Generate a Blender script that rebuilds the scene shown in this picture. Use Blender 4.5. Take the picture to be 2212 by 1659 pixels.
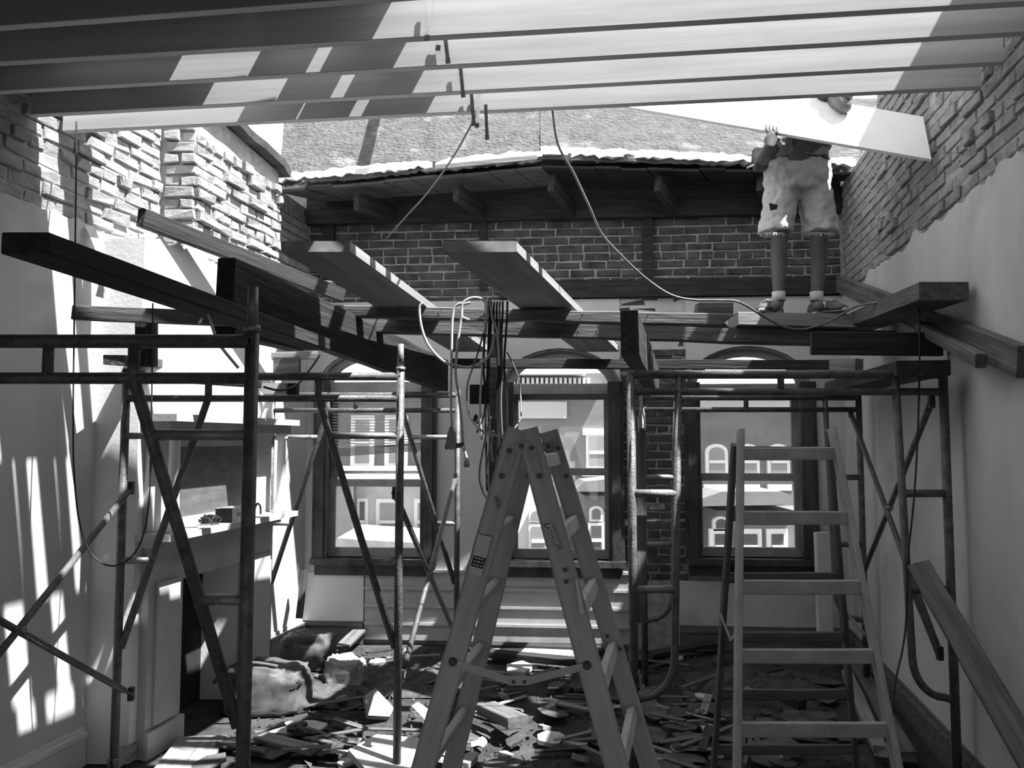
import bpy, bmesh, math, random
from mathutils import Vector, Matrix, noise

random.seed(11)
for _o in list(bpy.data.objects):
    bpy.data.objects.remove(_o)
scn = bpy.context.scene
col = scn.collection

# ------------------------------------------------------------------ camera, sky, sun, exposure
FPX, CX, CY, EYE = 1750.0, 1106.0, 829.5, 1.70
PITCH = math.atan(120.5 / FPX)
cam_d = bpy.data.cameras.new('camera')
cam = bpy.data.objects.new('camera', cam_d)
col.objects.link(cam)
cam_d.sensor_width = 36.0
cam_d.lens = 36.0 * FPX / 2212.0
cam_d.clip_start = 0.05
cam_d.clip_end = 300
cam.location = (0, 0, EYE)
cam.rotation_euler = (math.pi / 2 + PITCH, 0, 0)
scn.camera = cam

world = bpy.data.worlds.new('sky')
scn.world = world
world.use_nodes = True
bgn = world.node_tree.nodes['Background']
bgn.inputs[0].default_value = (1, 1, 1, 1)
bgn.inputs[1].default_value = 2.5

SUN_DIR = Vector((-0.50, 0.22, -1.0)).normalized()
sun_d = bpy.data.lights.new('sun', 'SUN')
sun_d.energy = 24.0
sun_d.angle = math.radians(0.6)
sun = bpy.data.objects.new('sun', sun_d)
col.objects.link(sun)
sun.rotation_euler = SUN_DIR.to_track_quat('-Z', 'Y').to_euler()
sun.location = (4, -2, 8)

scn.view_settings.view_transform = 'Standard'
scn.view_settings.look = 'None'
scn.view_settings.gamma = 1.0
scn.view_settings.use_curve_mapping = False
scn.view_settings.exposure = -0.5
scn.cycles.max_bounces = 8
scn.cycles.diffuse_bounces = 5
scn.cycles.transparent_max_bounces = 12
scn.cycles.caustics_reflective = False
scn.cycles.caustics_refractive = False

# ------------------------------------------------------------------ projection helpers (photo pixel -> point)
_c, _s = math.cos(PITCH), math.sin(PITCH)
def ray(px, py):
    xc, yc = (px - CX) / FPX, -(py - CY) / FPX
    return Vector((xc, _c - yc * _s, _s + yc * _c))
def at(px, py, Y):
    r = ray(px, py)
    return Vector((0, 0, EYE)) + r * (Y / r.y)
def onz(px, py, z):
    r = ray(px, py)
    return Vector((0, 0, EYE)) + r * ((z - EYE) / r.z)
def onplane(px, py, p0, n):
    r = ray(px, py)
    o = Vector((0, 0, EYE))
    return o + r * ((Vector(p0) - o).dot(Vector(n)) / r.dot(Vector(n)))

K = 0.191                                       # side walls run along (K, 1)
D = Vector((K, 1, 0)).normalized()              # room direction, away from the camera
NL = Vector((1, -K, 0)).normalized()            # out of the left wall, into the room
NR = -NL
def LW(y): return -1.79 + K * (y - 6.8)
def RW(y): return 2.74 + K * (y - 6.8)
def BWY(x): return 6.8 - 0.08 * x
DB = Vector((1, -0.08, 0)).normalized()
NB = Vector((-0.08, -1, 0)).normalized()
def onleft(px, py): return onplane(px, py, (LW(5), 5, 0), NL)
def onright(px, py): return onplane(px, py, (RW(5), 5, 0), NL)
def onback(px, py): return onplane(px, py, (0, 6.8, 0), NB)

# ------------------------------------------------------------------ materials (the photograph is black and white)
def new_mat(name):
    m = bpy.data.materials.new(name)
    m.use_nodes = True
    nt = m.node_tree
    b = nt.nodes['Principled BSDF']
    return m, nt, b
def g(v): return (v, v, v, 1)

def mat_noise(name, lo, hi, scale=(6, 6, 6), rough=0.8, bump=0.3, bscale=40, metallic=0.0, detail=6, contrast=(0.3, 0.7), bdist=0.01, extra=None):
    m, nt, b = new_mat(name)
    N, L = nt.nodes, nt.links
    tc = N.new('ShaderNodeTexCoord')
    mp = N.new('ShaderNodeMapping'); mp.inputs['Scale'].default_value = scale
    L.new(tc.outputs['Object'], mp.inputs[0])
    n1 = N.new('ShaderNodeTexNoise'); n1.inputs['Scale'].default_value = 1.0; n1.inputs['Detail'].default_value = detail
    n1.inputs['Roughness'].default_value = 0.65
    L.new(mp.outputs[0], n1.inputs['Vector'])
    cr = N.new('ShaderNodeValToRGB')
    cr.color_ramp.elements[0].position = contrast[0]; cr.color_ramp.elements[0].color = g(lo)
    cr.color_ramp.elements[1].position = contrast[1]; cr.color_ramp.elements[1].color = g(hi)
    L.new(n1.outputs['Fac'], cr.inputs[0])
    out = cr.outputs[0]
    if extra:
        lo2, amount, sc2, thr = extra               # darker stains with a shape of their own
        n3 = N.new('ShaderNodeTexNoise'); n3.inputs['Scale'].default_value = sc2; n3.inputs['Detail'].default_value = 3
        L.new(tc.outputs['Object'], n3.inputs['Vector'])
        c3 = N.new('ShaderNodeValToRGB')
        c3.color_ramp.elements[0].position = thr; c3.color_ramp.elements[0].color = g(0)
        c3.color_ramp.elements[1].position = min(1, thr + 0.12); c3.color_ramp.elements[1].color = g(amount)
        L.new(n3.outputs['Fac'], c3.inputs[0])
        mx = N.new('ShaderNodeMixRGB'); mx.inputs[2].default_value = g(lo2)
        L.new(c3.outputs[0], mx.inputs[0]); L.new(out, mx.inputs[1])
        out = mx.outputs[0]
    L.new(out, b.inputs['Base Color'])
    b.inputs['Roughness'].default_value = rough
    b.inputs['Metallic'].default_value = metallic
    b.inputs['Specular IOR Level'].default_value = 0.3
    if bump:
        mp2 = N.new('ShaderNodeMapping')
        k = bscale / max(scale)
        mp2.inputs['Scale'].default_value = tuple(c * k for c in scale)
        L.new(tc.outputs['Object'], mp2.inputs[0])
        n2 = N.new('ShaderNodeTexNoise'); n2.inputs['Scale'].default_value = 1; n2.inputs['Detail'].default_value = 5
        L.new(mp2.outputs[0], n2.inputs['Vector'])
        bp = N.new('ShaderNodeBump'); bp.inputs['Strength'].default_value = bump; bp.inputs['Distance'].default_value = bdist
        L.new(n2.outputs['Fac'], bp.inputs['Height'])
        L.new(bp.outputs[0], b.inputs['Normal'])
    return m

def mat_pine(name, lo, hi):
    """fresh sawn softwood: long grain with scattered knots; object X runs along the grain"""
    m, nt, b = new_mat(name)
    N, L = nt.nodes, nt.links
    tc = N.new('ShaderNodeTexCoord')
    oi = N.new('ShaderNodeObjectInfo'); ml = N.new('ShaderNodeMath'); ml.operation = 'MULTIPLY'; ml.inputs[1].default_value = 37.0
    cx = N.new('ShaderNodeCombineXYZ'); va = N.new('ShaderNodeVectorMath'); va.operation = 'ADD'
    L.new(oi.outputs['Random'], ml.inputs[0]); L.new(ml.outputs[0], cx.inputs[0])
    L.new(tc.outputs['Object'], va.inputs[0]); L.new(cx.outputs[0], va.inputs[1])
    mp = N.new('ShaderNodeMapping'); mp.inputs['Scale'].default_value = (1.2, 22, 22)
    L.new(va.outputs[0], mp.inputs[0])
    n1 = N.new('ShaderNodeTexNoise'); n1.inputs['Scale'].default_value = 1; n1.inputs['Detail'].default_value = 7
    L.new(mp.outputs[0], n1.inputs['Vector'])
    cr = N.new('ShaderNodeValToRGB')
    cr.color_ramp.elements[0].position = 0.3; cr.color_ramp.elements[0].color = g(lo)
    cr.color_ramp.elements[1].position = 0.65; cr.color_ramp.elements[1].color = g(hi)
    L.new(n1.outputs['Fac'], cr.inputs[0])
    mp2 = N.new('ShaderNodeMapping'); mp2.inputs['Scale'].default_value = (3.2, 0.01, 6.5)
    L.new(va.outputs[0], mp2.inputs[0])
    vo = N.new('ShaderNodeTexVoronoi'); vo.inputs['Scale'].default_value = 1.0
    L.new(mp2.outputs[0], vo.inputs['Vector'])
    c2 = N.new('ShaderNodeValToRGB')
    c2.color_ramp.elements[0].position = 0.05; c2.color_ramp.elements[0].color = g(0.8)
    c2.color_ramp.elements[1].position = 0.10; c2.color_ramp.elements[1].color = g(0)
    L.new(vo.outputs['Distance'], c2.inputs[0])
    n4 = N.new('ShaderNodeTexNoise'); n4.inputs['Scale'].default_value = 2.3; n4.inputs['Detail'].default_value = 1
    L.new(va.outputs[0], n4.inputs['Vector'])
    c4 = N.new('ShaderNodeValToRGB'); c4.color_ramp.elements[0].position = 0.5; c4.color_ramp.elements[1].position = 0.56
    L.new(n4.outputs['Fac'], c4.inputs[0])
    mu = N.new('ShaderNodeMath'); mu.operation = 'MULTIPLY'
    L.new(c2.outputs[0], mu.inputs[0]); L.new(c4.outputs[0], mu.inputs[1])
    mx = N.new('ShaderNodeMixRGB'); mx.inputs[2].default_value = g(lo * 0.3)
    L.new(mu.outputs[0], mx.inputs[0]); L.new(cr.outputs[0], mx.inputs[1])
    L.new(mx.outputs[0], b.inputs['Base Color'])
    b.inputs['Roughness'].default_value = 0.75
    b.inputs['Specular IOR Level'].default_value = 0.25
    bp = N.new('ShaderNodeBump'); bp.inputs['Strength'].default_value = 0.12; bp.inputs['Distance'].default_value = 0.004
    L.new(n1.outputs['Fac'], bp.inputs['Height']); L.new(bp.outputs[0], b.inputs['Normal'])
    return m

GR = (2.0, 30, 30)
M = {
 'plaster':   mat_noise('plaster', 0.46, 0.60, (2.2, 2.2, 1.1), 0.9, 0.15, 45, extra=(0.30, 0.55, 1.6, 0.60)),
 'plaster_b': mat_noise('plaster_white', 0.58, 0.70, (3, 3, 3), 0.9, 0.15, 45, extra=(0.4, 0.5, 3.0, 0.62)),
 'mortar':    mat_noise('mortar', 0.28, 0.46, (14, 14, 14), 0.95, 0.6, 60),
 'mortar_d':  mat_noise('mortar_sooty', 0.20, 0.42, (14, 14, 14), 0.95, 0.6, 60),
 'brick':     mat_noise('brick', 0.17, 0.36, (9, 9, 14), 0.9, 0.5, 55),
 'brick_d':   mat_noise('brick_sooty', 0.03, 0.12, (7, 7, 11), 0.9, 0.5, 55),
 'brick_l':   mat_noise('brick_limewashed', 0.20, 0.42, (8, 8, 14), 0.9, 0.5, 55),
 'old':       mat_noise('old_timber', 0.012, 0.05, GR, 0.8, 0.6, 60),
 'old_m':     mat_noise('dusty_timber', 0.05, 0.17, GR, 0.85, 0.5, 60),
 'old_l':     mat_noise('grey_timber', 0.14, 0.30, GR, 0.85, 0.5, 60),
 'casing':    mat_noise('burnt_casing', 0.02, 0.085, (8, 8, 3), 0.6, 0.5, 40),
 'pine':      mat_pine('pine', 0.44, 0.56),
 'plank':     mat_pine('scaffold_plank', 0.22, 0.33),
 'ladder':    mat_noise('ladder_wood', 0.28, 0.45, (3, 22, 22), 0.55, 0.25, 60),
 'ladder_r':  mat_noise('rung_wood', 0.42, 0.62, (10, 10, 10), 0.6, 0.2, 50),
 'ladder_g':  mat_noise('paint_spattered_ladder_wood', 0.26, 0.42, (6, 14, 14), 0.7, 0.25, 60, extra=(0.5, 0.6, 16, 0.66)),
 'steel':     mat_noise('painted_scaffold_steel', 0.06, 0.16, (25, 25, 25), 0.5, 0.35, 90, metallic=0.15, extra=(0.35, 0.5, 60, 0.68)),
 'steel_w':   mat_noise('worn_scaffold_steel', 0.16, 0.30, (25, 25, 25), 0.45, 0.3, 90, metallic=0.3),
 'iron':      mat_noise('dark_iron', 0.03, 0.08, (30, 30, 30), 0.45, 0.2, 80, metallic=0.6),
 'zinc':      mat_noise('zinc', 0.5, 0.68, (20, 20, 20), 0.4, 0.1, 60, metallic=0.5),
 'galv':      mat_noise('dull_galvanised_steel', 0.30, 0.42, (20, 20, 20), 0.5, 0.1, 60, metallic=0.1),
 'floor':     mat_noise('dirty_floor', 0.02, 0.075, (5, 5, 5), 0.95, 0.8, 50, bdist=0.02),
 'rubble':    mat_noise('rubble', 0.03, 0.11, (12, 12, 12), 0.95, 0.6, 60),
 'chunk':     mat_noise('plaster_chunk', 0.42, 0.66, (14, 14, 14), 0.95, 0.5, 60),
 'slate':     mat_noise('roof_felt', 0.05, 0.12, (9, 9, 9), 0.85, 0.5, 60),
 'roofing':   mat_noise('tar_and_gravel', 0.06, 0.13, (9, 11, 11), 0.95, 1.0, 34, contrast=(0.3, 0.7), bdist=0.05, detail=10, extra=(0.3, 0.6, 3.2, 0.6)),
 'edge':      mat_noise('roof_edge', 0.62, 0.78, (9, 9, 9), 0.9, 0.6, 40),
 'cord_l':    mat_noise('pale_cord', 0.42, 0.55, (30, 30, 30), 0.5, 0, 10),
 'cord_m':    mat_noise('grey_cord', 0.12, 0.2, (30, 30, 30), 0.5, 0, 10),
 'cord_d':    mat_noise('black_cord', 0.012, 0.03, (30, 30, 30), 0.5, 0, 10),
 'white':     mat_noise('white_paint', 0.72, 0.82, (4, 4, 4), 0.6, 0.05, 40),
 'sash':      mat_noise('grey_sash_paint', 0.20, 0.34, (9, 9, 9), 0.6, 0.2, 40),
 'mantel':    mat_noise('mantel_paint', 0.36, 0.48, (5, 5, 5), 0.6, 0.1, 40),
 'mantel_d':  mat_noise('mantel_stain', 0.08, 0.16, (6, 6, 20), 0.5, 0.1, 40),
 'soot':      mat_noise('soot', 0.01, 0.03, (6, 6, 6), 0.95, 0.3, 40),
 'facade':    mat_noise('facade_brick', 0.15, 0.22, (0.9, 0.9, 2.5), 0.9, 0.2, 30),
 'facade_d':  mat_noise('facade_brick_dark', 0.14, 0.20, (0.9, 0.9, 2.5), 0.9, 0.2, 30),
 'facade_w':  mat_noise('facade_stucco', 0.5, 0.6, (1, 1, 1), 0.9, 0.1, 30),
 'street_roof': mat_noise('bay_roof', 0.22, 0.34, (3, 3, 3), 0.9, 0.2, 30),
 'sheet':     mat_noise('sheathing_board', 0.66, 0.74, (6, 6, 6), 0.8, 0.05, 40),
 'skin':      mat_noise('skin', 0.10, 0.15, (14, 14, 14), 0.55, 0.1, 90),
 'denim':     mat_noise('denim', 0.5, 0.64, (40, 40, 40), 0.9, 0.25, 60, contrast=(0.25, 0.75), bdist=0.006),
 'shirt':     mat_noise('tee_shirt', 0.30, 0.40, (12, 12, 12), 0.9, 0.6, 18, bdist=0.02),
 'hair':      mat_noise('hair', 0.015, 0.04, (60, 60, 60), 0.6, 0.5, 80),
 'shoe':      mat_noise('shoe_leather', 0.05, 0.12, (30, 30, 30), 0.6, 0.2, 60),
 'shoe_w':    mat_noise('shoe_panel', 0.55, 0.68, (30, 30, 30), 0.6, 0.2, 60),
 'leather':   mat_noise('worn_canvas', 0.05, 0.12, (9, 9, 9), 0.6, 0.25, 24, bdist=0.01),
 'sack':      mat_noise('dusty_sack', 0.22, 0.36, (12, 12, 12), 0.9, 0.4, 24, bdist=0.012),
 'label':     mat_noise('paper_label', 0.45, 0.55, (20, 20, 20), 0.7, 0, 10),
 'ink':       mat_noise('ink', 0.015, 0.03, (20, 20, 20), 0.7, 0, 10),
 'blind':     mat_noise('blind_slat', 0.5, 0.6, (9, 9, 9), 0.6, 0, 10),
}
def glass_mat(name, haze, dark=1.0):
    m, nt, b = new_mat(name)
    N, L = nt.nodes, nt.links
    out = N['Material Output']
    N.remove(b)
    tr = N.new('ShaderNodeBsdfTransparent'); tr.inputs[0].default_value = g(dark)
    gl = N.new('ShaderNodeBsdfGlossy'); gl.inputs['Roughness'].default_value = 0.03; gl.inputs[0].default_value = g(0.9)
    df = N.new('ShaderNodeBsdfDiffuse'); df.inputs[0].default_value = g(0.7)  # pale diffuse share mixed over the clear pane
    fr = N.new('ShaderNodeFresnel'); fr.inputs[0].default_value = 1.45
    m1 = N.new('ShaderNodeMixShader'); m2 = N.new('ShaderNodeMixShader'); m2.inputs[0].default_value = haze
    L.new(fr.outputs[0], m1.inputs[0]); L.new(tr.outputs[0], m1.inputs[1]); L.new(gl.outputs[0], m1.inputs[2])
    L.new(m1.outputs[0], m2.inputs[1]); L.new(df.outputs[0], m2.inputs[2])
    L.new(m2.outputs[0], out.inputs[0])
    return m
M['glass'] = glass_mat('dusty_window_glass', 0.05)
M['pane'] = mat_noise('far_pane', 0.06, 0.12, (2, 2, 2), 0.15, 0, 10)
M['pane_l'] = mat_noise('far_curtained_pane', 0.22, 0.3, (2, 2, 2), 0.2, 0, 10)

# ------------------------------------------------------------------ object helpers
def tag(o, label=None, cat=None, group=None, kind=None):
    if label: o['label'] = label
    if cat: o['category'] = cat
    if group: o['group'] = group
    if kind: o['kind'] = kind
    return o
def empty(name, loc, label=None, cat=None, group=None, kind=None):
    o = bpy.data.objects.new(name, None)
    o.empty_display_size = 0.1
    o.location = loc
    col.objects.link(o)
    return tag(o, label, cat, group, kind)
def wloc(o):
    v = Vector(o.location)
    while o.parent:
        o = o.parent
        v += Vector(o.location)
    return v
def link(name, me, mat, parent=None, loc=(0, 0, 0), rot=None):
    o = bpy.data.objects.new(name, me)
    if mat: me.materials.append(M[mat] if isinstance(mat, str) else mat)
    col.objects.link(o)
    loc = Vector(loc)
    if parent:
        o.parent = parent
        loc = loc - wloc(parent)
    o.location = loc
    if rot is not None:
        o.rotation_mode = 'QUATERNION'
        o.rotation_quaternion = rot
    return o

class MB:
    def __init__(s): s.v, s.f, s.sm = [], [], []
    def add(s, vs, fs, smooth=False):
        b = len(s.v)
        s.v += [Vector(v) for v in vs]
        s.f += [tuple(i + b for i in f) for f in fs]
        s.sm += [smooth] * len(fs)
    def box(s, c, size, R=None):
        c = Vector(c); hx, hy, hz = size[0] / 2, size[1] / 2, size[2] / 2
        vs = [Vector((x * hx, y * hy, z * hz)) for x in (-1, 1) for y in (-1, 1) for z in (-1, 1)]
        if R is not None: vs = [R @ v for v in vs]
        s.add([c + v for v in vs], [(0, 1, 3, 2), (4, 6, 7, 5), (0, 4, 5, 1), (2, 3, 7, 6), (0, 2, 6, 4), (1, 5, 7, 3)])
    def lbox(s, O, ax, ay, az, x0, x1, y0, y1, z0, z1):
        """box in a local frame"""
        vs = [O + ax * x + ay * y + az * z for x in (x0, x1) for y in (y0, y1) for z in (z0, z1)]
        s.add(vs, [(0, 1, 3, 2), (4, 6, 7, 5), (0, 4, 5, 1), (2, 3, 7, 6), (0, 2, 6, 4), (1, 5, 7, 3)])
    def bar(s, p0, p1, w, h, up=(0, 0, 1)):
        p0, p1 = Vector(p0), Vector(p1)
        a = (p1 - p0).normalized(); up = Vector(up)
        sd = a.cross(up)
        if sd.length < 1e-4: sd = a.cross(Vector((0, 1, 0)))
        sd.normalize(); u = sd.cross(a).normalized()
        vs = [p + sd * (x * w / 2) + u * (y * h / 2) for p in (p0, p1) for x, y in ((-1, -1), (1, -1), (1, 1), (-1, 1))]
        s.add(vs, [(0, 1, 2, 3), (7, 6, 5, 4), (0, 4, 5, 1), (1, 5, 6, 2), (2, 6, 7, 3), (3, 7, 4, 0)])
    def tube(s, pts, r, n=10, smooth=True):
        pts = [Vector(p) for p in pts]
        rs = r if isinstance(r, (list, tuple)) else [r] * len(pts)
        vs, fs = [], []
        prev = None
        for i, p in enumerate(pts):
            a = (pts[min(i + 1, len(pts) - 1)] - pts[max(i - 1, 0)])
            if a.length < 1e-9: a = Vector((0, 0, 1))
            a.normalize()
            if prev is None:
                sd = a.orthogonal().normalized()
            else:
                sd = (prev - a * prev.dot(a))
                sd = sd.normalized() if sd.length > 1e-6 else a.orthogonal().normalized()
            prev = sd
            u = a.cross(sd)
            for k in range(n):
                t = 2 * math.pi * k / n
                vs.append(p + (sd * math.cos(t) + u * math.sin(t)) * rs[i])
        m = len(pts)
        b = len(s.v)
        for i in range(m - 1):
            for k in range(n):
                fs.append((i * n + k, i * n + (k + 1) % n, (i + 1) * n + (k + 1) % n, (i + 1) * n + k))
        s.add(vs, fs, smooth)
        s.add([], [])
        s.f += [tuple(b + k for k in range(n))[::-1], tuple(b + (m - 1) * n + k for k in range(n))]
        s.sm += [False, False]
    def loft(s, rings, smooth=True, caps=True):
        n = len(rings[0]); b = len(s.v)
        s.v += [Vector(p) for r in rings for p in r]
        for i in range(len(rings) - 1):
            for k in range(n):
                s.f.append((b + i * n + k, b + i * n + (k + 1) % n, b + (i + 1) * n + (k + 1) % n, b + (i + 1) * n + k)); s.sm.append(smooth)
        if caps:
            s.f += [tuple(b + k for k in range(n))[::-1], tuple(b + (len(rings) - 1) * n + k for k in range(n))]
            s.sm += [False, False]
    def prism(s, poly, vec, smooth=False):
        poly = [Vector(p) for p in poly]; vec = Vector(vec); n = len(poly)
        s.add(poly + [p + vec for p in poly],
              [tuple(range(n))[::-1], tuple(range(n, 2 * n))] + [(i, (i + 1) % n, n + (i + 1) % n, n + i) for i in range(n)], smooth)
    def sphere(s, c, r, R=None, nu=12, nv=8):
        if not isinstance(r, (list, tuple)): r = (r, r, r)
        c = Vector(c); rings = []
        for j in range(1, nv):
            ph = math.pi * j / nv
            ring = []
            for i in range(nu):
                t = 2 * math.pi * i / nu
                v = Vector((r[0] * math.sin(ph) * math.cos(t), r[1] * math.sin(ph) * math.sin(t), -r[2] * math.cos(ph)))
                ring.append(c + (R @ v if R is not None else v))
            rings.append(ring)
        s.loft(rings, True, True)
    def mesh(s, name, off=Vector((0, 0, 0))):
        me = bpy.data.meshes.new(name)
        me.from_pydata([tuple(v - off) for v in s.v], [], s.f)
        me.polygons.foreach_set('use_smooth', s.sm)
        bm = bmesh.new(); bm.from_mesh(me)
        bmesh.ops.recalc_face_normals(bm, faces=bm.faces)
        bm.to_mesh(me); bm.free()
        me.update()
        return me
    def build(s, name, mat, parent=None, origin=None):
        if origin is None:
            lo = Vector((min(v.x for v in s.v), min(v.y for v in s.v), min(v.z for v in s.v)))
            hi = Vector((max(v.x for v in s.v), max(v.y for v in s.v), max(v.z for v in s.v)))
            origin = Vector(((lo.x + hi.x) / 2, (lo.y + hi.y) / 2, lo.z))
        origin = Vector(origin)
        return link(name, s.mesh(name, origin), mat, parent, origin)

def smooth_path(pts, n=8):
    pts = [Vector(p) for p in pts]
    P = [pts[0]] + pts + [pts[-1]]
    out = []
    for i in range(1, len(P) - 2):
        a, b, c, d = P[i - 1], P[i], P[i + 1], P[i + 2]
        for k in range(n):
            t = k / n
            out.append(0.5 * ((2 * b) + (c - a) * t + (2 * a - 5 * b + 4 * c - d) * t * t + (3 * b - a - 3 * c + d) * t ** 3))
    out.append(pts[-1])
    return out

_tb = [0]
def timber(name, p0, p1, w, h, mat, parent=None, up=(0, 0, 1), ch=0.004, jit=0.0015, seg=10, ragged=0.0):
    """a sawn length of wood: object X along it, chamfered arrises, slightly uneven faces; p0, p1 the ends of its axis"""
    p0, p1 = Vector(p0), Vector(p1)
    ax = (p1 - p0); Ln = ax.length; ax.normalize()
    up = Vector(up)
    ay = up.cross(ax).normalized(); az = ax.cross(ay).normalized()
    R = Matrix((ax, ay, az)).transposed().to_quaternion()
    _tb[0] += 1
    rnd = random.Random(_tb[0] * 7 + 3)
    hw, hh = w / 2, h / 2
    c = min(ch, hw * 0.4, hh * 0.4)
    sec = [(-hw + c, -hh), (hw - c, -hh), (hw, -hh + c), (hw, hh - c), (hw - c, hh), (-hw + c, hh), (-hw, hh - c), (-hw, -hh + c)]
    mb = MB(); rings = []
    off = rnd.random() * 50
    for i in range(seg + 1):
        x = Ln * i / seg
        ring = []
        for (y, z) in sec:
            q = Vector((x * 3 + off, y * 9, z * 9))
            dx = 0
            if ragged and i in (0, seg):
                dx = rnd.uniform(0, ragged) * (1 if i == 0 else -1)
            ring.append((x + dx, y + jit * 2 * noise.noise(q), z + jit * 2 * noise.noise(q + Vector((9, 9, 9)))))
        rings.append(ring)
    mb.loft(rings, False, True)
    me = mb.mesh(name)
    return link(name, me, mat, parent, p0, R)
def board(name, label, cat, p0, p1, w, h, mat, group=None, **kw):
    return tag(timber(name, p0, p1, w, h, mat, **kw), label, cat, group)
def struct(o): o['kind'] = 'structure'; return o

def text_mesh(body, size, name, mat, parent, origin, ax, ay, extrude=0.0006):
    """lettering as a thin mesh lying in the plane of ax, ay"""
    cu = bpy.data.curves.new(name + '_src', 'FONT')
    cu.body = body; cu.size = size; cu.extrude = extrude; cu.align_x = 'CENTER'; cu.align_y = 'CENTER'
    tmp = bpy.data.objects.new(name + '_src', cu); col.objects.link(tmp)
    dg = bpy.context.evaluated_depsgraph_get()
    me = bpy.data.meshes.new_from_object(tmp.evaluated_get(dg))
    bpy.data.objects.remove(tmp)
    ax = Vector(ax).normalized(); ay = Vector(ay); az = ax.cross(ay).normalized(); ay = az.cross(ax)
    R = Matrix((ax, ay, az)).transposed().to_quaternion()
    return link(name, me, mat, parent, origin, R)

# ------------------------------------------------------------------ floor, side walls
XF = 2.5
Z = Vector((0, 0, 1))
PL0 = Vector((LW(0), 0, 0)); PR0 = Vector((RW(0), 0, 0))
def lp(y, z, out=0.0): return Vector((LW(y), y, z)) + NL * out         # a point on the left wall, pushed into the room
def rp(y, z, out=0.0): return Vector((RW(y), y, z)) + NR * out
def bp_(x, z, out=0.0): return Vector((x, BWY(x), z)) + NB * out
YB0, YL1, YR1 = -1.3, 6.94, 6.60

fl = MB()
nx, ny = 46, 80
for j in range(ny + 1):
    y = YB0 + (7.3 - YB0) * j / ny
    for i in range(nx + 1):
        x = LW(y) - 0.15 + (RW(y) - LW(y) + 0.3) * i / nx
        fl.v.append(Vector((x, y, 0.012 * noise.noise(Vector((x * 3, y * 3, 0))) - 0.006)))
for j in range(ny):
    for i in range(nx):
        a = j * (nx + 1) + i
        fl.f.append((a, a + 1, a + nx + 2, a + nx + 1)); fl.sm.append(False)
struct(fl.build('floor', 'floor', origin=(0, 3, 0)))

def ragged_plaster(mb, P, y0, y1, z0, ztop, th, seed, amp=0.035, step=0.05):
    """a plaster skin whose broken upper edge is uneven; P(y, z, out) gives wall points"""
    rnd = random.Random(seed)
    n = max(2, int((y1 - y0) / step))
    fr, bk = [], []
    for i in range(n + 1):
        y = y0 + (y1 - y0) * i / n
        zt = ztop + amp * 1.6 * noise.noise(Vector((y * 4, seed, 0))) + rnd.uniform(-amp, amp) * 0.5
        fr.append((y, zt))
    for i in range(n):
        (ya, za), (yb, zb) = fr[i], fr[i + 1]
        vs = [P(ya, z0, th), P(yb, z0, th), P(yb, zb, th), P(ya, za, th), P(ya, z0, 0), P(yb, z0, 0), P(yb, zb, 0), P(ya, za, 0)]
        mb.add(vs, [(0, 1, 2, 3), (3, 2, 6, 7)] + ([(4, 0, 3, 7)] if i == 0 else []) + ([(1, 5, 6, 2)] if i == n - 1 else []))

def brick_field(mb, P, u0, u1, z0, z1, seed, bl=0.215, bh=0.058, mj=0.013, dep=0.022, rough=0.006, mask=None, miss=0.0, chip=0.0):
    rnd = random.Random(seed)
    z = z0; r = 0
    while z + bh < z1 + 0.02:
        u = u0 - (bl / 2 if r % 2 else 0) + rnd.uniform(-0.02, 0.02)
        header = (r % 6 == 5)
        L = bl / 2 if header else bl
        while u < u1:
            a, b = max(u, u0), min(u + L - mj, u1)
            if b - a > 0.03 and rnd.random() > miss and (mask is None or mask((a + b) / 2, z + bh / 2)):
                d = dep * rnd.uniform(0.55, 1.15) + (rnd.uniform(-0.5, 1.0) * chip if rnd.random() < 0.5 else 0)
                q = lambda: rnd.uniform(-rough, rough)
                zt = min(z + bh, z1)
                e = 0.006
                base = [(a, z), (b, z), (b, zt), (a, zt)]
                base = [(x + q(), y + q() * 0.7) for x, y in base]
                cx, cz = (a + b) / 2, (z + zt) / 2
                ins = [(x + (e if x < cx else -e), y + (e if y < cz else -e)) for x, y in base]
                vs = [P(x, y, -0.01) for x, y in base] + [P(x, y, d - 0.006 + q() * 0.4) for x, y in base] + [P(x, y, d + q() * 0.6) for x, y in ins]
                mb.add(vs, [(0, 1, 5, 4), (1, 2, 6, 5), (2, 3, 7, 6), (3, 0, 4, 7), (4, 5, 9, 8), (5, 6, 10, 9), (6, 7, 11, 10), (7, 4, 8, 11), (8, 9, 10, 11)])
            u += L
        z += bh + mj
        r += 1

# left wall: masonry core (mortar), brickwork above, plaster below
ZP = 2.85
def left_top(y):
    return 3.84 if y < 4.9 else 3.84 - 0.10 * (y - 4.9) / 1.1 if y < 6.05 else 3.70
wl = MB()
ys = [YB0, 2.0, 4.9, 5.5, 6.03, 7.25]
for a, b in zip(ys[:-1], ys[1:]):
    za, zb = left_top(a), left_top(b)
    vs = [lp(a, -0.05, -0.03), lp(b, -0.05, -0.03), lp(b, zb, -0.03), lp(a, za, -0.03), lp(a, -0.05, -0.33), lp(b, -0.05, -0.33), lp(b, zb, -0.33), lp(a, za, -0.33)]
    wl.add(vs, [(0, 1, 2, 3), (4, 7, 6, 5), (3, 2, 6, 7), (0, 3, 7, 4), (1, 5, 6, 2)])
wall_left = struct(wl.build('wall_left', 'mortar'))
b = MB(); brick_field(b, lambda u, z, o: lp(u, z, o - 0.03), 1.6, 4.9, ZP - 0.06, 3.80, 5, rough=0.010, chip=0.025, dep=0.016)
brick_field(b, lambda u, z, o: lp(u, z, o - 0.03), 6.03, 6.94, ZP - 0.06, 3.68, 6)
b.build('brickwork', 'brick_l', wall_left)
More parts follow.
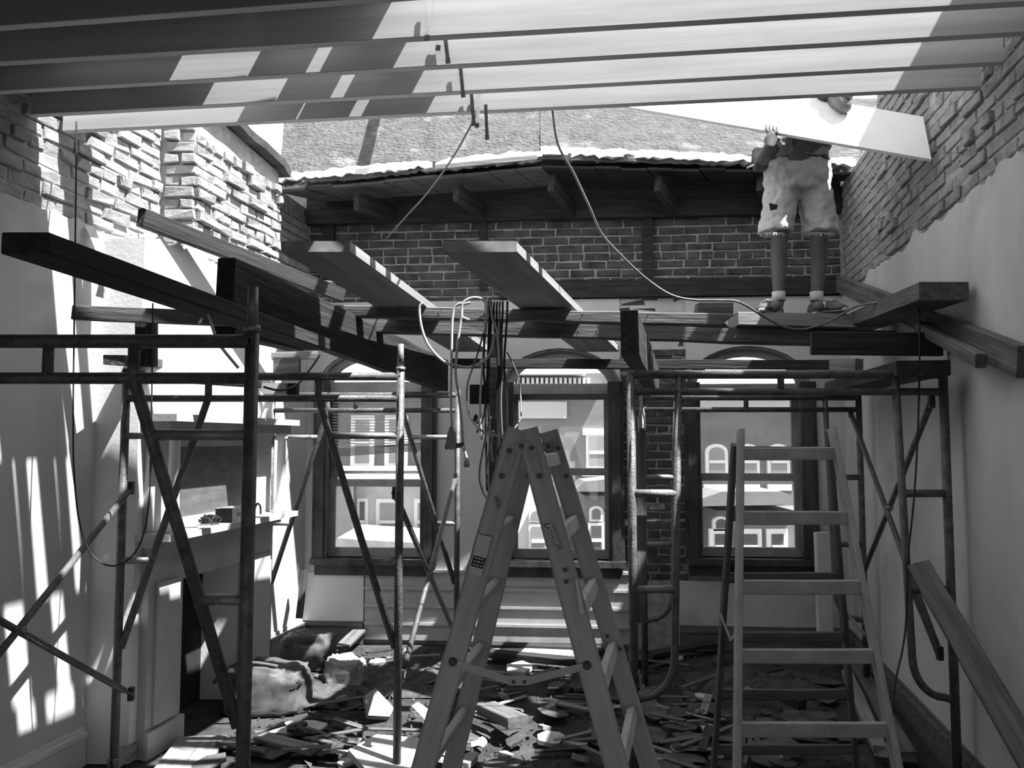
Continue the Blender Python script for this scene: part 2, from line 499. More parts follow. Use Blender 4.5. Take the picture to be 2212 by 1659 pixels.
b = MB(); ragged_plaster(b, lambda y, z, o: lp(y, z, o - 0.03), YB0, 4.40, 0.0, ZP, 0.03, 3)
ragged_plaster(b, lambda y, z, o: lp(y, z, o - 0.03), 5.85, 6.95, 0.0, ZP, 0.03, 4)
b.build('plaster', 'plaster', wall_left)

# chimney breast: plastered below, bare brick stack above
PB = 0.236
BY0, BY1 = 4.38, 5.86
def cb(y, z, out=0.0): return Vector((-2.017 + K * (y - 4.38), y, z)) + NL * out
br = MB()
OY0, OY1, OZ = 4.75, 5.44, 0.90
for (a, c_, z0, z1) in ((BY0, OY0, 0, 2.84), (OY1, BY1, 0, 2.84), (OY0, OY1, OZ, 2.84)):
    ragged_plaster(br, lambda y, z, o: cb(y, z, o - 0.03), a, c_, z0, z1, 0.03, 8, amp=0.05)
# cheeks: face towards the camera and the far side, plus the firebox
def quadbox(mb, pts_bottom, z0, z1):
    n = len(pts_bottom)
    vs = [Vector((p.x, p.y, z0)) for p in pts_bottom] + [Vector((p.x, p.y, z1)) for p in pts_bottom]
    mb.add(vs, [tuple(range(n))[::-1], tuple(range(n, 2 * n))] + [(i, (i + 1) % n, n + (i + 1) % n, n + i) for i in range(n)])
quadbox(br, [lp(BY0, 0, -0.02), cb(BY0, 0, -0.002), cb(OY0, 0, -0.005), lp(OY0 + 0.08, 0, -0.02)], 0.0, 2.80)
quadbox(br, [lp(OY1, 0, -0.02), cb(OY1, 0, -0.005), cb(BY1, 0, -0.002), lp(BY1 + 0.04, 0, -0.02)], 0.0, 2.80)
quadbox(br, [lp(OY0 - 0.05, 0, -0.02), cb(OY0 - 0.05, 0, -0.01), cb(OY1 + 0.05, 0, -0.01), lp(OY1 + 0.05, 0, -0.02)], OZ, 2.80)
breast = struct(br.build('wall_chimney_breast', 'plaster_b'))
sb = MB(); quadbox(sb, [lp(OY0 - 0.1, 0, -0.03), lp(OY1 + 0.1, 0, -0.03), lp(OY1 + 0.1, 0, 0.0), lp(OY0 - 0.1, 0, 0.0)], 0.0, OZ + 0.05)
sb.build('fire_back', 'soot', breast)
SY0, SY1 = 4.92, 6.03
def cu_(y, z, out=0.0): return Vector((-2.895 + K * y, y, z)) + NL * out
st = MB()
for a, c_ in ((SY0, 5.45), (5.45, SY1)):
    za, zc = left_top(a) - 0.01, left_top(c_) - 0.01
    A, C, Dp, E = lp(a, 0, -0.03), cu_(a, 0, -0.03), cu_(c_, 0, -0.03), lp(c_, 0, -0.03)
    vs = [Vector((p.x, p.y, 2.70)) for p in (A, C, Dp, E)] + [Vector((A.x, A.y, za)), Vector((C.x, C.y, za)), Vector((Dp.x, Dp.y, zc)), Vector((E.x, E.y, zc))]
    st.add(vs, [(3, 2, 1, 0), (4, 5, 6, 7), (0, 1, 5, 4), (1, 2, 6, 5), (2, 3, 7, 6), (3, 0, 4, 7)])
stack = st.build('brick_stack', 'mortar', breast)
b = MB()
brick_field(b, lambda u, z, o: cu_(u, z, o - 0.03), SY0, SY1, ZP - 0.08, 3.66, 9, rough=0.010, chip=0.035, dep=0.026, mask=lambda u, z: z < left_top(u) - 0.06)
fu = (cu_(SY0, 0) - lp(SY0, 0)); fl_ = fu.length; fu.normalize()
fn = Vector((fu.y, -fu.x, 0)).normalized()
brick_field(b, lambda u, z, o: lp(SY0, z, 0) + fu * u + fn * (o), 0.0, fl_ - 0.005, ZP - 0.08, 3.74, 10, bl=0.2, rough=0.008, chip=0.02)
b.build('brickwork', 'brick_l', stack)
cp = MB()
pts_t = []
for i in range(13):
    y = 4.86 + (6.06 - 4.86) * i / 12
    pts_t.append((y, left_top(y) + 0.02 * noise.noise(Vector((y * 5, 0, 2)))))
for (ya, za), (yb, zb) in zip(pts_t[:-1], pts_t[1:]):
    vs = [cu_(ya, za, 0.05), cu_(yb, zb, 0.05), cu_(yb, zb + 0.05, 0.06), cu_(ya, za + 0.05, 0.06), lp(ya, za, -0.3), lp(yb, zb, -0.3), lp(yb, zb + 0.05, -0.3), lp(ya, za + 0.05, -0.3)]
    cp.add(vs, [(0, 1, 2, 3), (4, 7, 6, 5), (3, 2, 6, 7), (0, 4, 5, 1), (0, 3, 7, 4), (1, 5, 6, 2)])
cp.build('roof_edge', 'slate', breast)

# right wall
def right_top(y): return 4.02
wr = MB()
for a, b_, z in ((YB0, 5.42, 4.06), (5.42, 7.2, 3.80)):
    vs = [rp(a, -0.05, -0.03), rp(b_, -0.05, -0.03), rp(b_, z, -0.03), rp(a, z, -0.03), rp(a, -0.05, -0.33), rp(b_, -0.05, -0.33), rp(b_, z, -0.33), rp(a, z, -0.33)]
    wr.add(vs, [(0, 1, 2, 3), (4, 7, 6, 5), (3, 2, 6, 7), (0, 3, 7, 4), (1, 5, 6, 2), (0, 4, 5, 1)])
wall_right = struct(wr.build('wall_right', 'mortar'))
b = MB(); brick_field(b, lambda u, z, o: rp(u, z, o - 0.03), 2.2, 5.42, ZP - 0.1, 4.05, 15, rough=0.008, chip=0.018, dep=0.013)
brick_field(b, lambda u, z, o: rp(u, z, o - 0.03), 5.42, 6.58, ZP - 0.1, 3.79, 16, rough=0.005, dep=0.010)
b.build('brickwork', 'brick', wall_right)
b = MB(); ragged_plaster(b, lambda y, z, o: rp(y, z, o - 0.03), YB0, YR1, 0.0, ZP + 0.01, 0.03, 17, amp=0.04)
b.build('plaster', 'plaster', wall_right)

# rear wall and the decked ceiling over the camera's end of the room (they shade it)
rw = MB()
for xa, xb, za, zb in ((-3.7, -2.1, 0, 3.6), (-0.75, -0.45, 0, 3.6), (1.3, 2.2, 0, 3.6), (-2.1, -0.75, 0, 0.6), (-2.1, -0.75, 1.95, 3.6), (-0.45, 1.3, 0, 0.6), (-0.45, 1.3, 1.95, 3.6)):  # openings added to let fill light in from behind the camera
    rw.box(((xa + xb) / 2, YB0 - 0.1, (za + zb) / 2), (xb - xa, 0.2, zb - za))
struct(rw.build('wall_rear', 'brick'))
ZJ = 3.28                         # underside of the new joists
HJ = 0.235
cl = MB()
quadbox(cl, [lp(YB0, 0, -0.3), rp(YB0, 0, -0.3), Vector((RW(2.55) + 0.3, 2.55, 0)), Vector((LW(3.0) - 0.3, 3.0, 0))], ZJ + HJ + 0.002, ZJ + HJ + 0.03)
struct(cl.build('ceiling', 'old'))

# ------------------------------------------------------------------ back wall with three arched windows
WINS = []           # x0, x1 of the opening, sill z, spring z, crown z
def bx(px, py=1000): return onback(px, py).x
def bz(px, py): return onback(px, py).z
for (pa, pb, ysill, yspr, ycrown) in ((690, 932, 1206, 832, 757), (1088, 1336, 1210, 836, 757), (1490, 1752, 1206, 836, 752)):
    WINS.append((bx(pa), bx(pb), bz((pa + pb) / 2, ysill), bz((pa + pb) / 2, yspr), bz((pa + pb) / 2, ycrown)))
XB0, XB1 = LW(6.98) - 0.35, RW(6.6) + 0.35
ZBT = 4.15
def arch_pts(x0, x1, zs, zc, n=14):
    xm, a, h = (x0 + x1) / 2, (x1 - x0) / 2, zc - zs
    return [(xm - a * math.cos(math.pi * i / n), zs + h * math.sin(math.pi * i / n)) for i in range(n + 1)]
wb = MB()
TH = 0.32
def bcell(x0, x1, z0, z1):
    vs = [bp_(x, z, o) for o in (-0.03, -TH) for x, z in ((x0, z0), (x1, z0), (x1, z1), (x0, z1))]
    wb.add(vs, [(0, 1, 2, 3), (4, 7, 6, 5), (0, 4, 5, 1), (1, 5, 6, 2), (2, 6, 7, 3), (3, 7, 4, 0)])
edges = [XB0] + [v for w in WINS for v in (w[0], w[1])] + [XB1]
for i in range(0, len(edges), 2):
    bcell(edges[i], edges[i + 1], -0.05, ZBT)
for (x0, x1, zs, zsp, zc) in WINS:
    bcell(x0, x1, -0.05, zs)
    bcell(x0, x1, zc + 0.02, ZBT)
    ap = arch_pts(x0, x1, zsp, zc)
    for (xa, za), (xb, zb) in zip(ap[:-1], ap[1:]):
        vs = [bp_(xa, za, -0.03), bp_(xb, zb, -0.03), bp_(xb, zc + 0.02, -0.03), bp_(xa, zc + 0.02, -0.03), bp_(xa, za, -TH), bp_(xb, zb, -TH), bp_(xb, zc + 0.02, -TH), bp_(xa, zc + 0.02, -TH)]
        wb.add(vs, [(0, 1, 2, 3), (4, 7, 6, 5), (0, 4, 5, 1)])
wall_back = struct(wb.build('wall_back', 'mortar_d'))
ZC = 2.88
b = MB()
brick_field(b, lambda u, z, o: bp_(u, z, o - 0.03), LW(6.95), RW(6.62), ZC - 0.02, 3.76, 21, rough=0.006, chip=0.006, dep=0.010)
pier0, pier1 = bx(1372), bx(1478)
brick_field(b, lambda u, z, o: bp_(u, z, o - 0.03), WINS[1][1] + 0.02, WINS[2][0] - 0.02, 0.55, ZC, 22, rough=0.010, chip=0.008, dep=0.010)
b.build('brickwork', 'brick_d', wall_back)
b = MB()
def bpl(x0, x1, z0, z1, th=0.03, out=-0.03):
    vs = [bp_(x, z, o) for o in (out, out + th) for x, z in ((x0, z0), (x1, z0), (x1, z1), (x0, z1))]
    b.add(vs, [(3, 2, 1, 0), (4, 5, 6, 7), (0, 1, 5, 4), (1, 2, 6, 5), (2, 3, 7, 6), (3, 0, 4, 7)])
def barch(x0, x1, zs, zc, ztop, th=0.03):
    ap = arch_pts(x0, x1, zs, zc)
    for (xa, za), (xb, zb) in zip(ap[:-1], ap[1:]):
        vs = [bp_(x, z, o) for o in (-0.03, -0.03 + th) for x, z in ((xa, za), (xb, zb), (xb, ztop), (xa, ztop))]
        b.add(vs, [(4, 5, 6, 7), (0, 1, 5, 4)])
(w1, w2, w3) = WINS
bpl(LW(6.95), w1[0] - 0.02, 0.0, ZC)
bpl(w1[1] + 0.02, w2[0] - 0.02, 0.62, ZC)
bpl(w3[1] + 0.02, RW(6.62), 0.0, ZC)
bpl(w3[0] - 0.12, w3[1] + 0.02, 0.0, w3[2] - 0.19)
for w in WINS:
    barch(w[0] - 0.02, w[1] + 0.02, w[3], w[4] + 0.02, ZC)
    
bpl(w2[1], w3[0], 2.45, ZC, 0.012)
b.build('plaster', 'plaster', wall_back)
# a patch of newer plasterboard under the first window and matchboarding under the second
pp0, pp1 = bx(646, 1300), bx(786, 1300)
b = MB(); bpl(pp0, pp1, bz(700, 1340), bz(700, 1236), 0.045); b.build('patch', 'plaster_b', wall_back)
b = MB()
x0_, x1_ = bx(788, 1300), bx(1366, 1300)
zb_, zt_ = 0.04, bz(1100, 1232)
nb = 4
for i in range(nb):
    za = zb_ + (zt_ - zb_) * i / nb
    zc_ = zb_ + (zt_ - zb_) * (i + 1) / nb
    bpl(x0_, x1_, za, zc_ - 0.022, 0.038)
    bpl(x0_, x1_, zc_ - 0.022, zc_, 0.052)
b.build('boarding', 'mantel', wall_back)
# furring studs, wall plate and ledger left on the upper brick
for nm, pa, pb in (('stud', 698, 722), ('stud', 1036, 1052), ('stud', 1388, 1410)):
    b = MB(); bpl(bx(pa, 520), bx(pb, 520), 2.97, 3.72, 0.05); b.build(nm, 'old', wall_back)
b = MB(); bpl(LW(6.9), RW(6.6), 3.56, 4.02, 0.09); b.build('wall_plate', 'old', wall_back)
b = MB(); bpl(bx(1080, 620), bx(1812, 620), bz(1500, 640), bz(1500, 603), 0.06); b.build('ledger', 'old', wall_back)
b = MB(); bpl(bx(1056, 1000), bx(1086, 1000), 0.7, 2.6, 0.04); b.build('batten', 'old', wall_back)

# baseboards
def base_run(name, P, y0, y1, mat):
    m_ = MB()
    for (o1, z0, z1) in ((0.022, 0.0, 0.15), (0.034, 0.15, 0.175), (0.014, 0.175, 0.20)):
        vs = [P(y, z, o) for o in (0.0, o1) for y, z in ((y0, z0), (y1, z0), (y1, z1), (y0, z1))]
        m_.add(vs, [(3, 2, 1, 0), (4, 5, 6, 7), (0, 1, 5, 4), (1, 2, 6, 5), (2, 3, 7, 6), (3, 0, 4, 7)])
    return struct(m_.build(name, mat))
base_run('baseboard_left', lp, YB0, BY0 - 0.01, 'plaster_b')
base_run('baseboard_left', lp, BY1 + 0.03, 6.92, 'mantel')
base_run('baseboard_right', rp, YB0, 6.58, 'old_m')
base_run('baseboard_back', bp_, w3[0] - 0.10, RW(6.62) - 0.02, 'mantel_d')
base_run('baseboard_back', bp_, LW(6.95) + 0.03, bx(786, 1300), 'mantel_d')

# windows
def window(n, w, ymeet, sash_mat='sash', lower=True):
    x0, x1, zs, zsp, zc = w
    root = empty('window_%d' % n, bp_((x0 + x1) / 2, zs, 0)); root['kind'] = 'structure'
    def rect(m_, xa, xb, za, zb, o0, o1):
        vs = [bp_(x, z, o) for o in (o0, o1) for x, z in ((xa, za), (xb, za), (xb, zb), (xa, zb))]
        m_.add(vs, [(3, 2, 1, 0), (4, 5, 6, 7), (0, 1, 5, 4), (1, 2, 6, 5), (2, 3, 7, 6), (3, 0, 4, 7)])
    cw = 0.115
    m_ = MB()
    for (xa, xb) in ((x0 - 0.045, x0 + 0.085), (x1 - 0.085, x1 + 0.045)):
        rect(m_, xa, xb, zs - 0.02, zsp + 0.04, 0.0, 0.035)
        rect(m_, xa + 0.03, xb - 0.03, zs - 0.02, zsp + 0.04, 0.035, 0.05)
    rect(m_, x0, x0 + 0.05, zs, zsp, -0.2, 0.0)
    rect(m_, x1 - 0.05, x1, zs, zsp, -0.2, 0.0)
    m_.build('casing', 'casing', root)
    m_ = MB(); rect(m_, x0 - 0.05, x1 + 0.05, zs - 0.05, zs + 0.0, -0.2, 0.075)
    rect(m_, x0 - 0.02, x1 + 0.02, zs - 0.14, zs - 0.05, 0.0, 0.03)
    m_.build('sill', 'casing', root)
    # arched head: frame ring and fixed light
    m_ = MB()
    a1, a2 = arch_pts(x0 + 0.0, x1 - 0.0, zsp, zc), arch_pts(x0 + 0.07, x1 - 0.07, zsp, zc - 0.06)
    for i in range(len(a1) - 1):
        vs = [bp_(*p, o) for o in (-0.14, -0.08) for p in (a1[i], a1[i + 1], a2[i + 1], a2[i])]
        m_.add(vs, [(0, 1, 2, 3), (7, 6, 5, 4), (3, 2, 6, 7), (0, 4, 5, 1)])
    rect(m_, x0 + 0.03, x1 - 0.03, zsp - 0.055, zsp + 0.03, -0.16, -0.04)
    m_.build('arched_head', sash_mat, root)
    m_ = MB(); ap = arch_pts(x0 + 0.06, x1 - 0.06, zsp + 0.02, zc - 0.05)
    m_.prism([bp_(*p, -0.11) for p in ap], NB * 0.003); m_.build('pane', 'glass', root)
    zm = bz(CX, ymeet)
    for (nm, za, zb, o) in (('upper_sash', zm - 0.03, zsp - 0.05, -0.14), ('lower_sash', zs + 0.0, zm + 0.03, -0.09)):
        m_ = MB()
        sw = 0.062
        xa, xb = x0 + 0.05, x1 - 0.05
        rect(m_, xa, xa + sw, za, zb, o - 0.04, o); rect(m_, xb - sw, xb, za, zb, o - 0.04, o)
        rect(m_, xa + sw, xb - sw, zb - (0.05 if nm == 'upper_sash' else 0.06), zb, o - 0.04, o)
        rect(m_, xa + sw, xb - sw, za, za + (0.06 if nm == 'upper_sash' else 0.075), o - 0.04, o)
        so = m_.build(nm, sash_mat, root)
        m_ = MB(); rect(m_, xa + sw - 0.01, xb - sw + 0.01, za + 0.05, zb - 0.04, o - 0.022, o - 0.019)
        m_.build('pane', 'glass', so)
    return root
win1 = window(1, w1, 1046); win2 = window(2, w2, 1020); win3 = window(3, w3, 1030)

# a strip of wallpaper peeling from the left wall
m_ = MB(); tp_ = [onleft(x, y) for x, y in ((178, 488), (196, 490))]
prev_ = None
for i in range(9):
    t = i / 8
    o_ = 0.012 + 0.10 * math.sin(t * 2.2)
    l_, r_ = tp_[0] + NL * o_ - Z * (0.38 * t), tp_[1] + NL * (o_ + 0.03 * t) - Z * (0.40 * t)
    if prev_: m_.add([prev_[0], prev_[1], r_, l_] + [v + NL * 0.003 for v in (prev_[0], prev_[1], r_, l_)], [(0, 1, 2, 3), (7, 6, 5, 4), (0, 3, 7, 4), (1, 5, 6, 2)])
    prev_ = (l_, r_)
tag(m_.build('peeling_wallpaper', 'plaster_b'), 'curled strip of wallpaper peeling off the sunny plaster wall below the brick', 'wallpaper')

# venetian blind in the first window
bl = empty('venetian_blind', bp_((w1[0] + w1[1]) / 2, 1.75, -0.02), 'drooping slatted venetian blind hung in the upper half of a dark-cased window', 'blind')
m_ = MB()
zt = w1[3] - 0.09
nsl = 17
for i in range(nsl):
    z = zt - 0.03 - i * 0.024
    sag = 0.028 * (i / nsl)
    px = []
    for k in range(9):
        t = k / 8
        x = w1[0] + 0.10 + (w1[1] - w1[0] - 0.20) * t
        px.append((x, z - sag * 4 * t * (1 - t) * 0.7 + 0.02 * (t - 0.5) * (i / nsl)))
    for (xa, za), (xb, zb) in zip(px[:-1], px[1:]):
        vs = [bp_(xa, za + 0.003, -0.05), bp_(xb, zb + 0.003, -0.05), bp_(xb, zb - 0.004, -0.028), bp_(xa, za - 0.004, -0.028)]
        m_.add(vs + [v - Vector((0, 0, 0.0012)) for v in vs], [(0, 1, 2, 3), (7, 6, 5, 4), (0, 4, 5, 1), (2, 6, 7, 3), (1, 5, 6, 2), (3, 7, 4, 0)])
m_.build('slats', 'blind', bl)
m_ = MB()
m_.bar(bp_(w1[0] + 0.09, zt, -0.04), bp_(w1[1] - 0.09, zt, -0.04), 0.03, 0.03); m_.build('head_rail', 'blind', bl)
m_ = MB()
for k in range(6):
    z0 = zt - 0.03 - nsl * 0.024 - 0.012 * k
    m_.bar(bp_(w1[0] + 0.10, z0 - 0.02, -0.04), bp_(w1[1] - 0.10, z0 + 0.035, -0.04), 0.024, 0.009)
m_.build('bunched_slats', 'old_l', bl)
for k in (0.2, 0.8):
    x = w1[0] + (w1[1] - w1[0]) * k
    m_ = MB(); m_.tube([bp_(x, zt, -0.025), bp_(x, zt - 0.48, -0.025)], 0.0012, 5); m_.build('cord', 'cord_l', bl)

# ------------------------------------------------------------------ remaining roof over the front of the house
def roof_slab(name, A, B, A2, B2, th, n=22, seed=0, amp=0.03):
    """A,B: near (broken) edge; A2,B2: far edge"""
    m_ = MB(); A, B, A2, B2 = map(Vector, (A, B, A2, B2))
    rows = 8
    gv = []
    for j in range(rows + 1):
        t = j / rows
        row = []
        for i in range(n + 1):
            s_ = i / n
            p = A.lerp(B, s_).lerp(A2.lerp(B2, s_), t)
            q = Vector((p.x * 3, p.y * 3, seed))
            p = p + Vector((0, 0, 0.035 * noise.noise(q) + 0.02 * noise.noise(q * 3)))
            if j == 0:
                p += Vector((0, amp * 2 * noise.noise(Vector((p.x * 6, seed, 1))), amp * noise.noise(Vector((p.x * 9, seed, 4)))))
            row.append(p)
        gv.append(row)
    vs = [p for r in gv for p in r] + [p - Vector((0, 0, th)) for r in gv for p in r]
    off = (rows + 1) * (n + 1)
    fs = []
    for j in range(rows):
        for i in range(n):
            a = j * (n + 1) + i
            fs.append((a, a + 1, a + n + 2, a + n + 1))
            fs.append((off + a, off + a + n + 1, off + a + n + 2, off + a + 1))
    for i in range(n):
        fs.append((i, off + i, off + i + 1, i + 1))
        a = rows * (n + 1) + i
        fs.append((a, a + 1, off + a + 1, off + a))
    for j in range(rows):
        a = j * (n + 1); b_ = a + n
        fs.append((a, a + n + 1, off + a + n + 1, off + a)); fs.append((b_, off + b_, off + b_ + n + 1, b_ + n + 1))
    m_.add(vs, fs, False)
    return m_
YN, YF = 6.15, 7.35
m_ = roof_slab('roof', at(602, 385, YN), at(1170, 332, YN), at(622, 170, YF), at(1165, 170, YF), 0.05, seed=2)
roof = struct(m_.build('roof', 'roofing'))
m_ = roof_slab('r', at(1168, 326, YN), at(1850, 346, YN), at(1165, 170, YF), at(1905, 214, YF), 0.05, seed=5)
m_.build('felt', 'roofing', roof)
def edge_strip(pa, pb, seed, th=0.05):
    m_ = MB(); a, b_ = at(pa[0], pa[1], YN - 0.02), at(pb[0], pb[1], YN - 0.02)
    n = 70; rr = random.Random(seed)
    prev = None
    for i in range(n + 1):
        p = a.lerp(b_, i / n) + Vector((0, 0.015 * noise.noise(Vector((i * .4, seed, 0))), 0.012 * noise.noise(Vector((i * .3, seed, 5))) + 0.003 * rr.uniform(-1, 1)))
        lo = p - Vector((0, 0, th * (0.8 + 0.5 * noise.noise(Vector((i * .5, seed, 9))) + 0.12 * rr.uniform(-1, 1))))
        hi = p + Vector((0, 0.10, 0.06))
        cur = (p, lo, hi, lo + Vector((0, 0.12, 0.0)))
        if prev:
            m_.add([prev[0], cur[0], cur[1], prev[1], prev[2], cur[2], prev[3], cur[3]], [(0, 1, 2, 3), (4, 5, 1, 0), (3, 2, 7, 6)])
        prev = cur
    return m_
edge_strip((600, 380), (1172, 328), 3).build('broken_edge', 'edge', roof)
edge_strip((1168, 322), (1850, 346), 4).build('broken_edge', 'edge', roof)
# dark roof boards and rafters under it
def soffit(pa, pb, nbo, seed):
    m_ = MB()
    a, b_ = at(pa[0], pa[1], YN + 0.04), at(pb[0], pb[1], YN + 0.04)
    for i in range(nbo):
        p, q = a.lerp(b_, i / nbo), a.lerp(b_, (i + 0.97) / nbo)
        dz = -0.075 + 0.01 * random.Random(seed + i).uniform(-1, 1)
        vs = [p + Vector((0, 0, dz)), q + Vector((0, 0, dz)), Vector((q.x + 0.2, BWY(q.x) - 0.05, 3.72 + (q.z - 3.62) * 0.5)), Vector((p.x + 0.2, BWY(p.x) - 0.05, 3.72 + (p.z - 3.62) * 0.5))]
        m_.add(vs + [v - Vector((0, 0, 0.02)) for v in vs], [(0, 1, 2, 3), (7, 6, 5, 4), (0, 4, 5, 1), (1, 5, 6, 2), (2, 6, 7, 3), (3, 7, 4, 0)])
    return m_
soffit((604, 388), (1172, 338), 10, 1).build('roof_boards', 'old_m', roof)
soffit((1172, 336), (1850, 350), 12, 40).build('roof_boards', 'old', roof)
for px, py in ((770, 392), (985, 372), (1190, 352), (1420, 352), (1640, 352)):
    p = at(px, py, YN + 0.1)
    timber('rafter', p - Vector((0, 0, 0.16)), Vector((p.x + 0.2, BWY(p.x) - 0.12, 3.62)), 0.05, 0.14, 'old', roof)
m_ = MB(); m_.bar(at(940, 362, YN - 0.03) , at(1160, 340, YN - 0.03), 0.02, 0.035); m_.build('batten', 'old_l', roof)

# ------------------------------------------------------------------ new pine joists overhead
JO = (('joist', 'pine joist closest to the decked ceiling, topmost and darkest of the five overhead', (-60, 60), (740, 0)),
      ('joist', 'pine joist second from the top of the photo, pale end against the brick', (0, 133), (2212, 3)),
      ('joist', 'pine joist in the middle of the five overhead joists', (0, 196), (2212, 69)),
      ('joist', 'pine joist just above the lowest one, end pocketed in the brick wall', (34, 249), (2178, 133)),
      ('joist', 'lowest pine joist in the photo, sunlit face over the broken roof edge', (169, 281), (2124, 187)))
jline = []
for i, (nm, lb, a, b_) in enumerate(JO):
    p, q = onz(a[0], a[1], ZJ), onz(b_[0], b_[1], ZJ)
    d = (q - p).normalized()
    # run both ends into the walls
    def hit(W, s_):
        lo, hi = -10.0, 10.0
        for _ in range(60):
            m2 = (lo + hi) / 2
            pt = p + d * m2
            if pt.x < W(pt.y): lo = m2
            else: hi = m2
        return p + d * lo
    pl, pr = hit(LW, 1), hit(RW, 1)
    n_ = Vector((-d.y, d.x, 0))
    if n_.y < 0: n_ = -n_
    c0 = Vector((0, 0, HJ / 2)) + n_ * 0.02
    board(nm, lb, 'joist', pl - d * (-0.01) + c0, pr - d * 0.01 + c0, 0.04, HJ, 'pine', 'new pine joists overhead', ch=0.002, jit=0.0006, seg=14)
    jline.append((pl, pr, d, n_))

# unseen deck boards on the joists, cut and added to shape shade and sun patches
ZD = ZJ + HJ + 0.012
def deck(xa, xb, ya, yb, label, z=ZD):
    """strip whose long edges run along the room; xa, xb given at y = 3.4"""
    m_ = MB(); xm = (xa + xb) / 2; sk = -0.10
    c = [(xa, ya + sk * (xa - xm)), (xb, ya + sk * (xb - xm)), (xb, yb + sk * (xb - xm)), (xa, yb + sk * (xa - xm))]
    quadbox(m_, [Vector((x + K * (y - 3.4), y, 0)) for x, y in c], z - 0.009, z + 0.011)
    return tag(m_.build('roof_board', 'old_m'), label, 'board', 'unseen roof boards on the joists, cut to shape the sunlight')
deck(-2.85, -2.02, 3.40, 3.85, 'wide roof board lying on the joists beside the limewashed brick wall')
deck(-2.01, -1.40, 3.38, 3.80, 'roof board on the joists, stopping before the lowest joist')
deck(-2.40, -1.98, 4.02, 4.20, 'small unseen board scrap added to shade the end of the lowest joist')
deck(-1.34, -1.04, 3.78, 3.955, 'short roof board between the two lowest joists, over the sunny wall')
deck(-1.39, -1.03, 3.54, 3.655, 'narrow unseen board added for shade between the middle joist and the next one')
deck(-1.02, -0.765, 2.60, 3.235, 'roof board between two gaps, nearest the decked ceiling')
deck(-1.02, -0.765, 3.345, 3.52, 'roof board between two gaps, lying over the middle joist')
deck(-1.02, -0.765, 3.60, 3.98, 'roof board between two gaps, lying over the two lowest joists')
deck(-1.39, -1.03, 3.27, 3.395, 'narrow unseen board added before the middle joist to narrow the sun slot')
deck(-0.69, -0.37, 2.85, 3.98, 'roof board on the joists next to the open roof, by the metal straps')
deck(-2.85, -1.03, 2.60, 3.355, 'broad unseen panel added to shade the two darkest joists')
deck(-0.765, -0.69, 2.60, 3.24, 'narrow unseen strip added to close a sun gap over the darkest joists')

board('ramp_plank', 'unseen narrow plank added above the joists to cast a shadow strip on the old roof', 'plank', Vector((-0.28, 4.0, 3.575)), Vector((-1.20, 7.4, 5.09)), 0.085, 0.03, 'old_l')  # out of view, added only for the dark strip it casts on the roof

# bridging straps
STR = (((928, -6), (923, 76), 1, 'zinc', 'pale metal bridging strap hanging against the second joist from the top'),
       ((951, 66), (947, 98), 2, 'zinc', 'short bright metal strap tab beside a dark strap under the second joist'),
       ((960, 66), (967, 126), 2, 'iron', 'dark metal strap slanting across the middle joist'),
       ((993, 130), (1000, 200), 3, 'iron', 'dark metal strap with holes on the joist above the lowest one'),
       ((1017, 186), (1023, 262), 4, 'iron', 'dark metal strap hanging below the lowest joist, beside a bright one'),
       ((1036, 182), (1031, 266), 4, 'zinc', 'bright metal strap hanging below the lowest joist'),
       ((1049, 226), (1052, 292), 4, 'iron', 'thin dark strap dangling in front of the broken roof edge'))
for a, b_, j, mt, lb in STR:
    pl, pr, d, n_ = jline[j]
    # just in front of the joist's face
    p0 = onplane(a[0], a[1], pl - n_ * 0.016, n_); p1 = onplane(b_[0], b_[1], pl - n_ * 0.016, n_)
    if p0.z > ZJ + HJ: p0 = p0 + (p1 - p0) * ((ZJ + HJ - p0.z) / (p1.z - p0.z))
    m_ = MB(); m_.bar(p0, p1, 0.016, 0.003, up=n_)
    s_ = tag(m_.build('bridging_strap', mt), lb, 'strap', 'metal bridging straps on the joists')
    m_ = MB(); m_.bar(p1, p1 + (p1 - p0).normalized() * 0.022, 0.02, 0.006, up=n_); m_.build('nail_tab', 'iron', s_)

